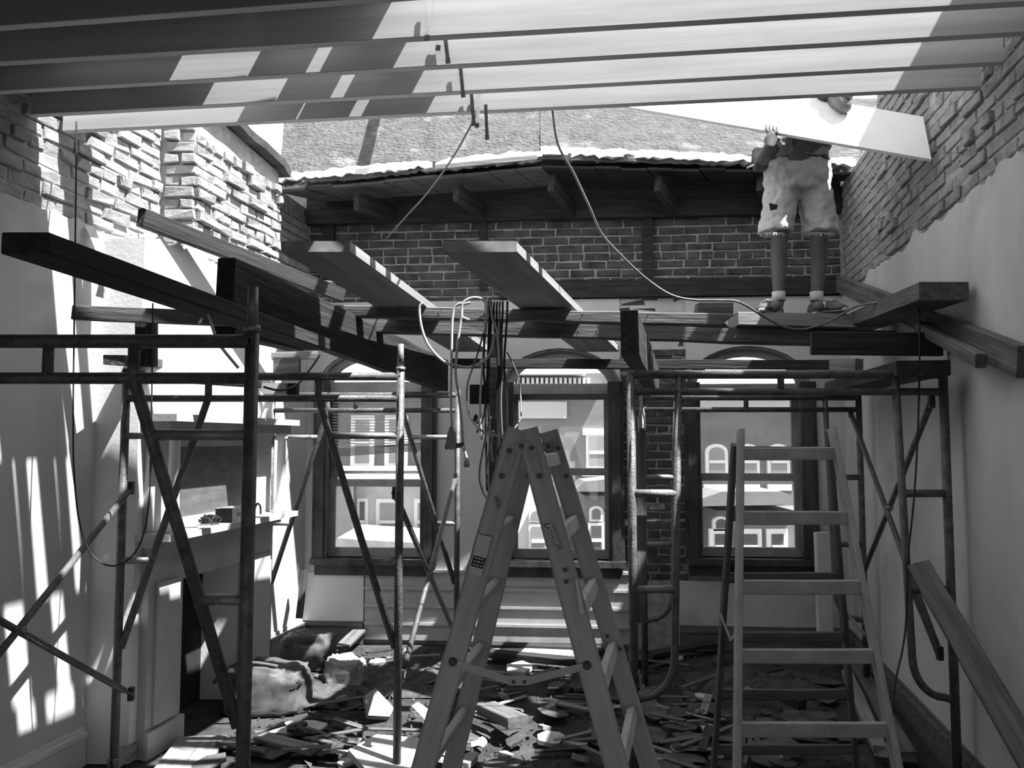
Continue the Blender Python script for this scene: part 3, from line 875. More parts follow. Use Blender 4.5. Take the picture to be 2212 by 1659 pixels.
# ------------------------------------------------------------------ scaffold frames
RT = 0.0215
def leg_tube(mb, x, y, z0, z1, r=RT): mb.tube([(x, y, z0), (x, y, z1)], r, 12)
def walk_frame(label, A, B, ztop=2.05, pins=(True, True), mat='steel', group=None, ts=0.45, ti=0.30, zl=0.64, rungs=(1.72, 1.08)):
    """walk-through frame: two outer legs, two rails on top, raked inner legs with rungs"""
    A, B = Vector((A[0], A[1], 0)), Vector((B[0], B[1], 0))
    root = empty('scaffold', (A + B) / 2, label, 'scaffold', group)
    w = (B - A)
    def P(t, z): return A + w * t + Vector((0, 0, z))
    for t, pin in ((0, pins[0]), (1, pins[1])):
        m_ = MB(); m_.tube([P(t, 0.03), P(t, ztop + 0.04)], RT, 12); lg = m_.build('leg', mat, root)
        m_ = MB(); m_.tube([P(t, 0.0), P(t, 0.03)], 0.05, 12); m_.build('foot', 'iron', lg)
        if pin:
            m_ = MB(); m_.tube([P(t, ztop + 0.03), P(t, ztop + 0.05)], RT + 0.003, 12); m_.tube([P(t, ztop + 0.05), P(t, ztop + 0.17)], [RT - 0.004, RT - 0.006], 12); m_.build('coupling_pin', 'steel_w', lg)
    m_ = MB(); m_.tube([P(0, ztop), P(1, ztop)], RT, 12); m_.build('top_rail', mat, root)
    m_ = MB(); m_.tube([P(0, ztop - 0.115), P(1, ztop - 0.115)], RT * 0.86, 12); m_.build('lower_rail', mat, root)
    for t in (ts,):
        m_ = MB(); m_.tube([P(t, ztop - 0.115), P(t, ztop)], RT * 0.8, 8); m_.build('stub', mat, root)
    for t0, t1 in ((ti, 0.012), (1 - ti, 0.988)):
        zt = ztop - 0.115
        m_ = MB(); m_.tube([P(t0, ztop), P(t0, zt + 0.012), P(t0 + (t1 - t0) * 0.01, zt - 0.012), P(t1, zl)], RT * 0.86, 12); il = m_.build('inner_leg', mat, root)
        for z in rungs:
            t = t0 + (t1 - t0) * (zt - z) / (zt - zl)
            m_ = MB(); m_.tube([P(0 if t0 < 0.5 else 1, z), P(t, z)], RT * 0.8, 10); m_.build('rung', 'steel_w', root)
    return root
def ladder_frame(label, A, B, ztop=2.02, mat='steel', off=0.235, group=None):
    A, B = Vector((A[0], A[1], 0)), Vector((B[0], B[1], 0))
    root = empty('scaffold', (A + B) / 2, label, 'scaffold', group)
    w = (B - A); Ln = w.length; d = w.normalized()
    def P(u, z): return A + d * u + Vector((0, 0, z))
    for u in (0, Ln):
        m_ = MB(); m_.tube([P(u, 0.03), P(u, ztop + 0.02)], RT, 12); lg = m_.build('leg', mat, root)
        m_ = MB(); m_.tube([P(u, 0.0), P(u, 0.03)], 0.05, 12); m_.build('foot', 'iron', lg)
    m_ = MB(); m_.tube([P(0, ztop), P(Ln, ztop)], RT, 12); m_.build('top_rail', mat, root)
    m_ = MB(); m_.tube([P(0, ztop - 0.085), P(Ln, ztop - 0.085)], RT * 0.86, 12); m_.build('lower_rail', mat, root)
    m_ = MB(); m_.tube([P(Ln * 0.48, ztop - 0.085), P(Ln * 0.48, ztop)], RT * 0.8, 8); m_.build('stub', mat, root)
    for s_, u0 in ((1, 0), (-1, Ln)):
        pts = [P(u0 + s_ * off, ztop), P(u0 + s_ * off * 0.84, 0.66)]
        for k in range(1, 8):
            t = k / 7 * math.pi / 2
            pts.append(P(u0 + s_ * (off * 0.84 - 0.15 * (1 - math.cos(t))), 0.66 - 0.19 * math.sin(t)))
        pts.append(P(u0, 0.455))
        m_ = MB(); m_.tube(pts, RT * 0.86, 12); m_.build('inner_leg', mat, root)
        for z in (1.44, 0.98):
            m_ = MB(); m_.tube([P(u0, z), P(u0 + s_ * off * (0.84 + 0.16 * (z - 0.66) / 1.36), z)], RT * 0.9, 10); m_.build('rung', 'steel_w' if s_ > 0 else mat, root)
    return root
def cross_brace(label, a_low, b_high, a_high, b_low, mat='steel', r=0.016, group=None):
    a_low, b_high, a_high, b_low = map(Vector, (a_low, b_high, a_high, b_low))
    c = (a_low + b_high + a_high + b_low) / 4
    root = empty('cross_brace', (c.x, c.y, min(a_low.z, b_low.z)), label, 'brace', group)
    for p, q in ((a_low, b_high), (a_high, b_low)):
        m_ = MB(); d = (q - p).normalized()
        m_.tube([p + d * 0.06, q - d * 0.06], r, 10)
        m_.bar(p - d * 0.01, p + d * 0.09, 0.034, 0.008); m_.bar(q - d * 0.09, q + d * 0.01, 0.034, 0.008)
        br_ = m_.build('brace_tube', mat, root)
        for e in (p, q):
            m_ = MB(); m_.bar(e + Vector((0, 0, -0.03)), e + Vector((0, 0, 0.035)), 0.026, 0.026, up=(0, 1, 0)); m_.build('locking_lug', 'iron', br_)
    m_ = MB(); m_.tube([c - NL * 0.02, c + NL * 0.02], 0.014, 8); m_.build('pivot', 'steel_w', root)
    return root
def vx(px, Y): return at(px, 950, Y).x
YA1, YA2, YA3, YB1, YB2 = 2.5, 4.22, 6.08, 3.97, 5.66
A1B = (vx(540, YA1), YA1); A1A = (A1B[0] - 1.46, YA1)
A2A, A2B = (vx(269, YA2), YA2), (vx(864, YA2), YA2)
A3A, A3B = (vx(587, YA3), YA3), (vx(988, YA3), YA3)
B1A, B1B = (vx(1364, YB1), YB1), (vx(2042, YB1), YB1)
B2A, B2B = (vx(1388, YB2), YB2), (vx(1857, YB2), YB2)
GS = 'scaffold frames'
walk_frame('large near scaffold frame, its post and pin rising in front of the heavy beam', A1A, A1B, 2.005, (True, True), group=GS, ts=0.568, ti=0.25, zl=0.84, rungs=(1.715, 1.215))
walk_frame('middle scaffold frame standing just before the fireplace, under the heavy beam', A2A, A2B, 2.03, (False, True), group=GS)
walk_frame('smaller-looking scaffold frame standing close to the window with the blind', A3A, A3B, 2.035, (False, False), group=GS)
ladder_frame('scaffold frame with rounded ladder ends behind the paint-spattered ladder', B1A, B1B, 2.02, group=GS)
ladder_frame('scaffold frame with rounded ladder ends, against the window beside the bare brick pier', B2A, B2B, 1.995, group=GS)
GB = 'scaffold cross braces'
def V3(p, z): return Vector((p[0], p[1], z))
off_l = Vector((-0.035, 0, 0)); off_r = Vector((0.035, 0, 0))
pa = V3(A1A, 0); pb = V3(A2A, 0)
qh, ql = at(283, 1055, YA2 - 0.04), at(283, 1500, YA2 - 0.04)
cross = at(38, 1362, 3.55)
a_low = cross + (cross - qh) * 0.95
a_high = cross + (cross - ql) * 0.95
cross_brace('pair of crossed scaffold braces before the sunlit plaster wall and baseboard', a_low, qh, a_high, ql, group=GB)
cross_brace('crossed braces joining two frames in front of the window with the blind', at(868, 1462, YA2 + 0.05), at(984, 1032, YA3 - 0.04), at(853, 1066, YA2 + 0.05), at(984, 1372, YA3 - 0.04), group=GB)
cross_brace('crossed braces with their lugs before the grey plaster behind the paint-spattered ladder', at(2030, 1412, YB1 + 0.04), at(1838, 893, YB2 - 0.04), at(2012, 868, YB1 + 0.04), at(1862, 1246, YB2 - 0.04), group=GB)

# ------------------------------------------------------------------ heavy timbers and planks up on the scaffold
def toward(pa, Ya, pb, Yb): return at(pa[0], pa[1], Ya), at(pb[0], pb[1], Yb)
# T2: heavy old beam
p, q = at(484, 622, 3.45), at(962, 815, 6.55)
p = Vector((p.x, p.y, 2.09 + 0.135)); 
heavy0, heavy1 = at(486, 618, 3.42), at(958, 812, 6.62)
board('heavy_beam', 'heavy dark sawn beam, its square end towering behind the near scaffold post', 'beam', heavy0, heavy1, 0.085, 0.255, 'old', ch=0.006, jit=0.004, seg=16, ragged=0.012)
# T3: joist on edge by the middle window
e0 = at(1359, 718, 3.93); e1 = at(1412, 822, 6.3)
board('old_joist', 'old joist on edge, its pale square end facing forward above the stepladder', 'beam', e0, e1, 0.085, 0.225, 'old', ch=0.004, jit=0.003, ragged=0.01)
# K1, K2 cross beams
k1a, k1b = at(742, 698, 5.03), at(2060, 735, 5.03)
board('cross_beam', 'long weathered cross beam with nails, the lower of two below the planks', 'beam', k1a + Vector((-0.3, 0.05, 0.005)), k1b + Vector((0, 0.05, 0)), 0.1, 0.097, 'old_m', ch=0.006, jit=0.004, seg=24)
k2a, k2b = at(660, 668, 4.70), at(1592, 691, 4.70)
board('cross_beam', 'weathered cross beam with a split ragged end, directly under the two pale planks', 'beam', k2a + Vector((0, 0.05, 0)), k2b + Vector((0, 0.05, 0)), 0.1, 0.066, 'old_m', ch=0.006, jit=0.004, seg=24, ragged=0.09)
bk_a, bk_b = at(1506, 664, 4.72), at(1590, 664, 4.72)
board('timber_block', 'short charred timber block on the ragged end of the cross beam', 'timber', bk_a + Vector((0, 0.06, -0.005)), bk_b + Vector((0, 0.06, -0.005)), 0.1, 0.075, 'old_m', ragged=0.015)
k5a, k5b = at(975, 785, 6.42), at(1862, 789, 6.42)
board('cross_beam', 'dark cross beam in front of the window arches, farthest from the camera', 'beam', k5a, k5b, 0.06, 0.075, 'old', seg=18)
ms_a, ms_b = at(1592, 689, 5.0), at(1846, 694, 5.0)
board('standing_plank', 'thick plank the man in cut-off shorts is standing on', 'plank', ms_a + Vector((0, 0.09, 0)), ms_b + Vector((0, 0.09, 0)), 0.24, 0.085, 'old_l', jit=0.002)
rr = random.Random(31)
for bm_, pa_, pb_, xs in ((bpy.data.objects['cross_beam'], k1a, k1b, (1252, 1290, 1530, 1585, 1680, 1720)), (bpy.data.objects['cross_beam.001'], k2a, k2b, (860, 950, 1260, 1400))):
    for x in xs:
        Yb = 5.02 if pa_ is k1a else 4.69
        yb_ = 712 + (x - 1250) * 0.035 if pa_ is k1a else 668 + (x - 900) * 0.025
        p0_ = at(x, yb_, Yb); m_ = MB()
        m_.tube([p0_ + Vector((0, 0.02, 0)), p0_ + Vector((0, -0.03, 0)), p0_ + Vector((rr.uniform(-.02, .02), -0.05, -rr.uniform(.02, .045)))], 0.0022, 5)
        me_ = m_.mesh('nail', p0_); o_ = link('nail', me_, 'iron', None, p0_)
        o_.parent = bm_; o_.matrix_parent_inverse = (Matrix.Translation(bm_.location) @ bm_.rotation_quaternion.to_matrix().to_4x4()).inverted()
# two pale scaffold planks
def plank(label, name, pn, Yn, pf, Yf, w, h, mat, group=None, roll=0.0, ragged=0.0):
    """pn, pf: pixels of the middle of the underside at both ends"""
    a, b_ = at(pn[0], pn[1], Yn), at(pf[0], pf[1], Yf)
    u = Vector((math.sin(roll), 0, math.cos(roll)))
    return board(name, label, 'plank', a + Vector((0, 0, h / 2)), b_ + Vector((0, 0, h / 2)), w, h, mat, group, up=u, ch=0.003, jit=0.001, ragged=ragged)
GP = 'scaffold planks overhead'
def quad_plank(label, name, c, h, mat, group=None):
    """plank from the four corners of its underside: near left, near right, far right, far left"""
    nl, nr, fr, fl2 = [Vector(v) for v in c]
    o = (nl + nr) / 2; ax = ((fl2 + fr) / 2 - o).normalized()
    ay = Z.cross(ax).normalized(); az = ax.cross(ay)
    R = Matrix((ax, ay, az)).transposed()
    m_ = MB(); n = 10; rings = []
    for i in range(n + 1):
        a, b_ = nl.lerp(fl2, i / n), nr.lerp(fr, i / n)
        e = (b_ - a).normalized() * 0.003; u = Z * h; k = Z * 0.003
        j = Z * 0.0012 * noise.noise(a * 4)
        ring_ = [a + e + j, b_ - e + j, b_ + k + j, b_ + u - k, b_ + u - e, a + u + e, a + u - k, a + k + j]
        rings.append([R.transposed() @ (p - o) for p in ring_])
    m_.loft(rings, False, True)
    return tag(link(name, m_.mesh(name), mat, None, o, R.to_quaternion()), label, 'plank', group)
quad_plank('pale wide plank in the middle, striped end grain, on the cross beams above the stepladder', 'scaffold_plank',
           (at(956, 544, 3.5), at(1116, 544, 3.5), at(1337, 760, 6.5), at(1249, 760, 6.5)), 0.048, 'plank', GP)
quad_plank('pale plank beside the hanging cords, its bright edge running down to the cross beams', 'scaffold_plank',
           (at(607, 544, 3.5), at(756, 544, 3.5), at(1056, 760, 6.5), at(976, 760, 6.5)), 0.048, 'plank', GP)
_a, _b = at(2, 549, 1.8), at(106, 549, 1.8)
quad_plank('long dark plank above the scaffold rails, its blunt end reaching over the sunny wall', 'scaffold_plank',
           (_a, _b, Vector((-0.78, 3.45, 2.082)), Vector((-0.888, 3.45, 2.082))), 0.05, 'old', GP)
_a, _b = at(1986, 648, 3.72), at(2094, 648, 3.72)
quad_plank('dark wide plank end jutting out beside the grey plaster wall', 'scaffold_plank',
           (_a, _b, Vector((_b.x + 0.30, 5.4, 2.43)), Vector((_a.x + 0.30, 5.4, 2.43))), 0.085, 'old_m', GP)
plank('dark low plank lying on the rails of the scaffold with rounded ladder ends', 'scaffold_plank', (1995, 812), 3.86, (1820, 848), 5.75, 0.24, 0.075, 'old', GP)
plank('short stub of plank under the long dark plank, beside the fireplace', 'scaffold_plank', (246, 788), 4.10, (392, 800), 5.0, 0.11, 0.05, 'old_m', GP)
# left: loose joist along the brick, crosspiece and prop
board('loose_joist', 'loose old joist slanting down along the limewashed brick chimney', 'beam', at(300, 468, 4.4), at(742, 640, 5.9), 0.05, 0.10, 'old', ragged=0.03)
ca, cb2 = at(160, 676, 4.08), at(520, 690, 4.08)
board('crosspiece', 'short nail-studded crosspiece in front of the fireplace wall', 'timber', ca, cb2, 0.05, 0.075, 'old_m', jit=0.003, ragged=0.012)
board('prop_post', 'dark upright prop between the scaffold rail and the nail-studded crosspiece', 'timber', at(316, 792, 4.15), at(316, 692, 4.15), 0.1, 0.05, 'old', up=(0, 1, 0))
board('bearer', 'dark bearer board lying along the middle scaffold rail by the fireplace', 'timber', at(300, 812, 4.40), at(565, 828, 4.55), 0.05, 0.05, 'old')
board('wedge_board', 'dark splintered board wedged under the end of the heavy beam', 'timber', at(480, 712, 3.4), at(640, 752, 4.3), 0.10, 0.035, 'old', ragged=0.03)
for a_, b2_, lb in (((600, 596, 5.9), (735, 612, 5.9), 'thin pale stick across the loose joist'), ((640, 640, 5.5), (745, 700, 5.7), 'dark offcut board above the heavy beam, beside the pale plank'), ((585, 770, 5.2), (690, 768, 5.2), 'short grey board nailed up beneath the heavy beam'), ((590, 792, 5.2), (650, 790, 5.2), 'square dark panel hanging beneath the heavy beam')):
    h_ = 0.13 if 'panel' in lb else 0.05 if 'board' in lb else 0.014
    board('offcut', lb, 'offcut', at(*a_), at(*b2_), 0.03, h_, 'old_l' if 'stick' in lb or 'short' in lb else 'old_m', ragged=0.02)
# right wall: sloping boards
ra, rb = onright(1822, 612), onright(2230, 782)
board('sloping_board', 'dark board fixed sloping down the grey plaster wall', 'board', ra + NR * 0.03, rb + NR * 0.03, 0.05, 0.13, 'old_m', seg=16)
ra, rb = onright(2024, 704), onright(2188, 778)
board('sloping_cleat', 'short pale-edged cleat nailed beneath the sloping wall board', 'board', ra + NR * 0.09, rb + NR * 0.12, 0.045, 0.06, 'old_m')
board('dark_crosspiece', 'black crosspiece under the wide plank end, running up to the grey wall', 'timber', at(1752, 742, 4.22), at(2034, 744, 4.12), 0.05, 0.115, 'old')
board('timber_stub', 'short pale timber stub under the cross beam before the wall corner', 'timber', at(1800, 789, 5.75), at(1856, 789, 5.55), 0.08, 0.09, 'old_l')
board('leaning_plank', 'broad plank leaning from the floor against the scaffold by the grey wall', 'plank', at(1985, 1222, 3.80), onz(2760, 2560, 0.03), 0.10, 0.04, 'old_m', up=(-0.5, -1, 0.6), ch=0.005)
board('leaning_lath', 'narrow lath behind the leaning broad plank', 'lath', at(1968, 1270, 4.05), at(2030, 1425, 4.02), 0.035, 0.02, 'old_m')
board('white_post', 'pale squared post standing in the corner beside the far window', 'timber', at(1775, 1150, 6.3), at(1782, 1378, 6.3), 0.11, 0.06, 'plaster_b', up=(0, -1, 0))
tag(timber('hanging_strip', at(1385, 925, 4.02), at(1386, 1345, 4.02), 0.05, 0.012, 'old_m', up=(0, -1, 0)), 'thin strip with a bright loop at its top, hanging by the brick pier', 'strip')
hs = bpy.data.objects['hanging_strip']
m_ = MB(); m_.tube(smooth_path([at(1380, 935, 4.01), at(1380, 905, 4.01), at(1384, 888, 3.995), at(1386, 852, 3.99), at(1388, 888, 3.995), at(1392, 905, 4.01), at(1392, 930, 4.01)], 5), 0.004, 6)
o_ = m_.build('wire_loop', 'zinc')
o_.parent = hs; o_.matrix_parent_inverse = (Matrix.Translation(hs.location) @ hs.rotation_quaternion.to_matrix().to_4x4()).inverted()

# ------------------------------------------------------------------ front stepladder (trestle seen along its rungs)
lad = empty('stepladder', (vx(1150, 2.45), 2.45, 0), 'worn wooden trestle ladder spread open in the middle of the room', 'ladder')
YLn, YLf = 2.2, 2.72
def rail_line(pA, pB, Y):
    a, b_ = at(pA[0], pA[1], Y), at(pB[0], pB[1], Y)
    d = (b_ - a) / (b_.z - a.z)
    return a, d
def rail_at(rl, z): return rl[0] + rl[1] * (z - rl[0].z)
RNL = rail_line((1099, 1000), (930, 1600), YLn)
RNR = rail_line((1157, 1000), (1317, 1600), YLn)
RFL = rail_line((1134, 1000), (990, 1600), YLf)
RFR = rail_line((1206, 1000), (1386, 1600), YLf)
ZLT = at(1110, 927, YLn).z
for rl, mt in ((RNL, 'ladder'), (RNR, 'ladder'), (RFL, 'ladder'), (RFR, 'ladder')):
    t_, b0 = rail_at(rl, ZLT), rail_at(rl, 0.002)
    timber('rail', b0, t_, 0.030, 0.062, mt, lad, up=(1, 0, 0), ch=0.007, jit=0.0015, seg=12)
zs_ = [1.43 - 0.205 * k for k in range(7)]
for rn, rf in ((RNL, RFL), (RNR, RFR)):
    for k, z in enumerate([1.635] + zs_):
        a, b_ = rail_at(rn, z), rail_at(rf, z)
        sd = 1 if rn is RNR else -1
        timber('rung', a, b_, 0.024, 0.046, 'ladder_r', lad, up=(-sd * 0.28, 0, 1), ch=0.008, jit=0.0006, seg=3)
# hinge plates with bolts at the heads
def plate(pts, Y, name, par, th=0.004):
    m_ = MB(); m_.prism([at(x, y, Y) for x, y in pts], (0, -th, 0)); return m_.build(name, 'steel_w', par)
def bolt(px, py, Y, r=0.008, par=None):
    c = at(px, py, Y); m_ = MB(); m_.tube([c, c + Vector((0, -0.006, 0))], [r, r * 0.85], 10); m_.tube([c + Vector((0, -0.006, 0)), c + Vector((0, -0.011, 0))], r * 0.55, 6)
    return m_.build('bolt', 'iron', par)
for Y, dx in ((YLn - 0.017, 0), (YLf - 0.017, 58)):
    pl1 = plate([(1128 + dx, 955), (1112 + dx, 957), (1098 + dx, 972), (1090 + dx, 1000), (1075 + dx, 1028), (1080 + dx, 1036), (1094 + dx, 1034), (1108 + dx, 1005), (1118 + dx, 975), (1130 + dx, 968)], Y, 'hinge_plate', lad)
    pl2 = plate([(1128 + dx, 953), (1140 + dx, 953), (1158 + dx, 970), (1165 + dx, 1000), (1172 + dx, 1026), (1168 + dx, 1036), (1158 + dx, 1034), (1148 + dx, 1005), (1138 + dx, 978), (1128 + dx, 972)], Y - 0.0045, 'hinge_plate', lad)
    for x, y, pp in ((1100, 974, pl1), (1084, 1028, pl1), (1126, 964, pl2), (1148, 968, pl2), (1165, 1028, pl2)):
        bolt(x + dx, y, Y - 0.009, 0.0075, pp)
# folding spreader
m_ = MB(); ys_ = YLn - 0.02
m_.bar(at(975, 1430, ys_), at(1102, 1471, ys_), 0.004, 0.019, up=(0, 0, 1)); sp1 = m_.build('spreader_bar', 'galv', lad)
m_ = MB(); m_.bar(at(1140, 1471, ys_), at(1268, 1438, ys_), 0.004, 0.019); sp2 = m_.build('spreader_bar', 'galv', lad)
m_ = MB(); m_.box(at(1121, 1470, ys_ - 0.004), (0.058, 0.005, 0.023)); sp3 = m_.build('spreader_joint', 'galv', lad)
bolt(1109, 1473, ys_ - 0.006, 0.005, sp3); bolt(1133, 1473, ys_ - 0.006, 0.005, sp3)
bolt(978, 1430, ys_ - 0.002, 0.012, sp1); bolt(1268, 1438, ys_ - 0.002, 0.012, sp2)
for x, y in ((1221, 1232), (1223, 1257), (1312, 1375), (1340, 1402)):
    bolt(x, y, (YLn if x < 1300 else YLf) - 0.034, 0.006, lad)
m_ = MB(); m_.prism([at(x, y, YLn - 0.033) for x, y in ((1241, 1250), (1248, 1252), (1262, 1322), (1252, 1326))], (0, -0.006, 0)); m_.build('split_sliver', 'ladder_r', lad)
# sticker on the near rail: pale paper with a dark panel, and a strip of tape with a hand-written word
YS = YLn - 0.0335
dn = RNL[1].normalized() * -1
def on_rail(px, py): return at(px, py, YLn - 0.034)
m_ = MB(); m_.prism([on_rail(x, y) for x, y in ((1033, 1154), (1062, 1160), (1039, 1246), (1011, 1236))], (0, -0.0006, 0)); stk = m_.build('label', 'label', lad)
m_ = MB(); m_.prism([on_rail(x, y) + Vector((0, -0.001, 0)) for x, y in ((1023, 1199), (1050, 1206), (1042, 1229), (1017, 1222))], (0, -0.0005, 0)); m_.build('printed_panel', 'ink', stk)
for k in range(3):
    m_ = MB(); y0 = 1204 + k * 7.0; x0 = 1025 - k * 2.0
    for (s0, s1) in ((0, 5), (7, 14), (16, 20)):
        m_.bar(on_rail(x0 + s0, y0 + s0 * 0.26) + Vector((0, -0.002, 0)), on_rail(x0 + s1, y0 + s1 * 0.26) + Vector((0, -0.002, 0)), 0.001, 0.0032)
    m_.build('print_line', 'label', stk)
m_ = MB(); m_.prism([on_rail(x, y) for x, y in ((1176, 1136), (1190, 1132), (1211, 1180), (1203, 1187))], (0, -0.0006, 0)); tp = m_.build('tape', 'label', lad)
ta, tb = on_rail(1181, 1136) + Vector((0, -0.0012, 0)), on_rail(1206, 1183) + Vector((0, -0.0012, 0))
axx = (tb - ta).normalized(); ayy = Vector((0, -1, 0)).cross(axx)
text_mesh('LATHCUM', 0.0165, 'lettering', 'ink', tp, (ta + tb) / 2, axx, -ayy if ayy.x < 0 else ayy)
ta = on_rail(1068, 1066) + Vector((0, -0.0012, 0)); tb = on_rail(1082, 1105) + Vector((0, -0.0012, 0))
axx = (tb - ta).normalized(); ayy = Vector((0, -1, 0)).cross(axx)
text_mesh('HGL', 0.019, 'lettering', 'ink', lad, (ta + tb) / 2, axx, -ayy if ayy.x < 0 else ayy)

# ------------------------------------------------------------------ second stepladder, seen face on
lad2 = empty('stepladder', (1.35, 3.75, 0), 'paint-spattered wooden stepladder standing open before the far window', 'ladder')
F0, F1 = at(1600, 930, 3.70), at(1797, 926, 3.70)
G0, G1 = at(1592, 1659, 3.20), at(1938, 1659, 3.20)
def ext(a, b_, z): return a + (b_ - a) * ((z - a.z) / (b_.z - a.z))
fl0, fl1 = ext(F0, G0, 0.002), ext(F1, G1, 0.002)
timber('rail', fl0, F0, 0.05, 0.026, 'ladder_g', lad2, up=(1, 0, 0), ch=0.005)
timber('rail', fl1, F1, 0.06, 0.026, 'ladder_g', lad2, up=(1, 0, 0), ch=0.005)
for y in (980, 1119, 1268, 1417, 1576):
    z = None
    t = 0.0
    # find z on the rail whose picture row is y
    lo, hi = 0.0, F0.z
    for _ in range(40):
        mz = (lo + hi) / 2
        pt = ext(F0, G0, mz); v = pt - Vector((0, 0, EYE))
        yy = CY - FPX * (v.z * _c - v.y * _s) / (v.y * _c + v.z * _s)
        if yy > y: lo = mz
        else: hi = mz
    z = lo
    timber('rung', ext(F0, G0, z), ext(F1, G1, z), 0.026, 0.058, 'ladder_g', lad2, ch=0.004, seg=4)
z = ext(F0, G0, 0.15).z
for z in (0.14,):
    timber('rung', ext(F0, G0, z), ext(F1, G1, z), 0.026, 0.058, 'ladder_g', lad2, ch=0.004, seg=4)
H0, H1 = at(1586, 960, 3.76), at(1788, 930, 3.76)
I0, I1 = at(1543, 1640, 4.28), at(1848, 1640, 4.28)
timber('rail', ext(H0, I0, 0.002), H0, 0.05, 0.024, 'old_m', lad2, up=(1, 0, 0), ch=0.004)
timber('rail', ext(H1, I1, 0.002), H1, 0.05, 0.024, 'old_m', lad2, up=(1, 0, 0), ch=0.004)
for k in range(6):
    z = 0.12 + 0.305 * k
    timber('rung', ext(H0, I0, z), ext(H1, I1, z), 0.024, 0.05, 'old_m', lad2, ch=0.004, seg=4)
for pts in (((1556, 1328, 3.78), (1578, 1382, 3.6), (1590, 1368, 3.38)), ((1834, 1330, 3.85), (1868, 1372, 3.55))):
    m_ = MB()
    for a, b_ in zip(pts[:-1], pts[1:]):
        m_.bar(at(*a), at(*b_), 0.004, 0.018, up=(0, 0, 1))
    m_.build('stay', 'steel_w', lad2)

# ------------------------------------------------------------------ cords and cables
def cord(label, pts, r, mat, name='cord', cat='cord', group=None, n=10):
    P3 = [at(*p) if len(p) == 3 else p for p in pts]
    m_ = MB(); m_.tube(smooth_path(P3, n), r, 7)
    return tag(m_.build(name, mat), label, cat, group)
cord('long grey cable looping from the lowest joist down to the plank end',
     [(1192, 222, 4.0), (1205, 310, 4.1), (1240, 375, 4.2), (1275, 450, 4.25), (1300, 505, 4.3), (1350, 560, 4.35), (1400, 605, 4.4), (1450, 637, 4.4), (1500, 648, 4.4), (1560, 649, 4.38), (1600, 654, 4.4), (1660, 690, 4.7), (1700, 708, 4.85), (1745, 710, 4.9), (1800, 690, 4.9), (1850, 662, 4.6), (1905, 652, 4.4)], 0.0065, 'cord_m')
cord('thin cable slanting from the metal straps down to the brick below', [(1036, 232, 3.95), (1015, 275, 4.2), (975, 345, 4.8), (925, 415, 5.4), (880, 465, 5.9), (835, 515, 6.3)], 0.006, 'cord_m')
cord('thin cord hanging from the lowest joist in a deep loop before the sunny plaster wall', [(165, 262, 3.95), (164, 420, 3.9), (162, 560, 3.85), (160, 720, 3.85), (158, 900, 3.85), (160, 1020, 3.85), (172, 1130, 3.85), (200, 1200, 3.85), (250, 1222, 3.85), (300, 1180, 3.9), (322, 1080, 3.92), (327, 900, 3.93), (329, 760, 3.95), (330, 655, 3.97)], 0.004, 'cord_d')
cord('thin cord hanging beside the wide plank end down the grey wall to the floor', [(1986, 664, 4.0), (1986, 800, 3.94), (1982, 950, 3.92), (1974, 1080, 3.9), (1962, 1200, 3.86), (1958, 1330, 3.86), (1950, 1400, 3.8), (1935, 1470, 3.7), (1926, 1560, 3.6), (1920, 1700, 3.5)], 0.0045, 'cord_d')
cord('pale cord curling over the heavy beam end and dropping behind the scaffold rail', [(380, 632, 2.62), (398, 622, 2.60), (425, 634, 2.58), (445, 665, 2.56), (458, 705, 2.54), (475, 745, 2.53), (515, 795, 2.54)], 0.005, 'cord_l')
cord('black cord sagging beneath the heavy beam to the small box by the scaffold', [(690, 768, 4.6), (668, 800, 4.5), (640, 832, 4.4), (605, 843, 4.3), (570, 836, 4.2)], 0.006, 'cord_d')
GC = 'extension cords looped over the cross beam'
YC = 4.22
cord('pale extension cord swagging out sideways from the bright plank edge', [(915, 655, YC), (906, 665, YC), (910, 705, YC), (925, 745, YC), (955, 778, YC), (985, 790, YC), (1020, 792, YC), (1055, 770, YC), (1070, 720, YC)], 0.0075, 'cord_l', 'extension_cord', group=GC)
cord('pale extension cord hanging straight to a frayed plug', [(998, 655, YC), (984, 662, YC), (977, 690, YC), (975, 780, YC), (974, 860, YC), (976, 920, YC)], 0.0075, 'cord_l', 'extension_cord', group=GC)
cord('pale extension cord hanging in a long loop to a black plug', [(1016, 654, YC), (1000, 660, YC), (996, 690, YC), (990, 730, YC), (984, 800, YC), (990, 850, YC), (996, 900, YC), (1001, 960, YC), (1008, 990, YC)], 0.0075, 'cord_l', 'extension_cord', group=GC)
cord('pale coil of extension cord wrapped over the top of the cross beam', [(1000, 690, YC), (996, 672, YC), (1005, 650, YC), (1030, 643, YC), (1050, 655, YC), (1045, 680, YC), (1020, 692, YC), (1000, 686, YC)], 0.0075, 'cord_l', 'extension_cord', group=GC)
cord('pale knot of cord at the middle of the hanging bundle', [(1046, 720, YC - .01), (1050, 690, YC - .01), (1054, 650, YC - .01), (1058, 648, YC - .01), (1064, 690, YC - .01), (1074, 720, YC - .01), (1078, 790, YC)], 0.0075, 'cord_l', 'extension_cord', group=GC)
rr = random.Random(4)
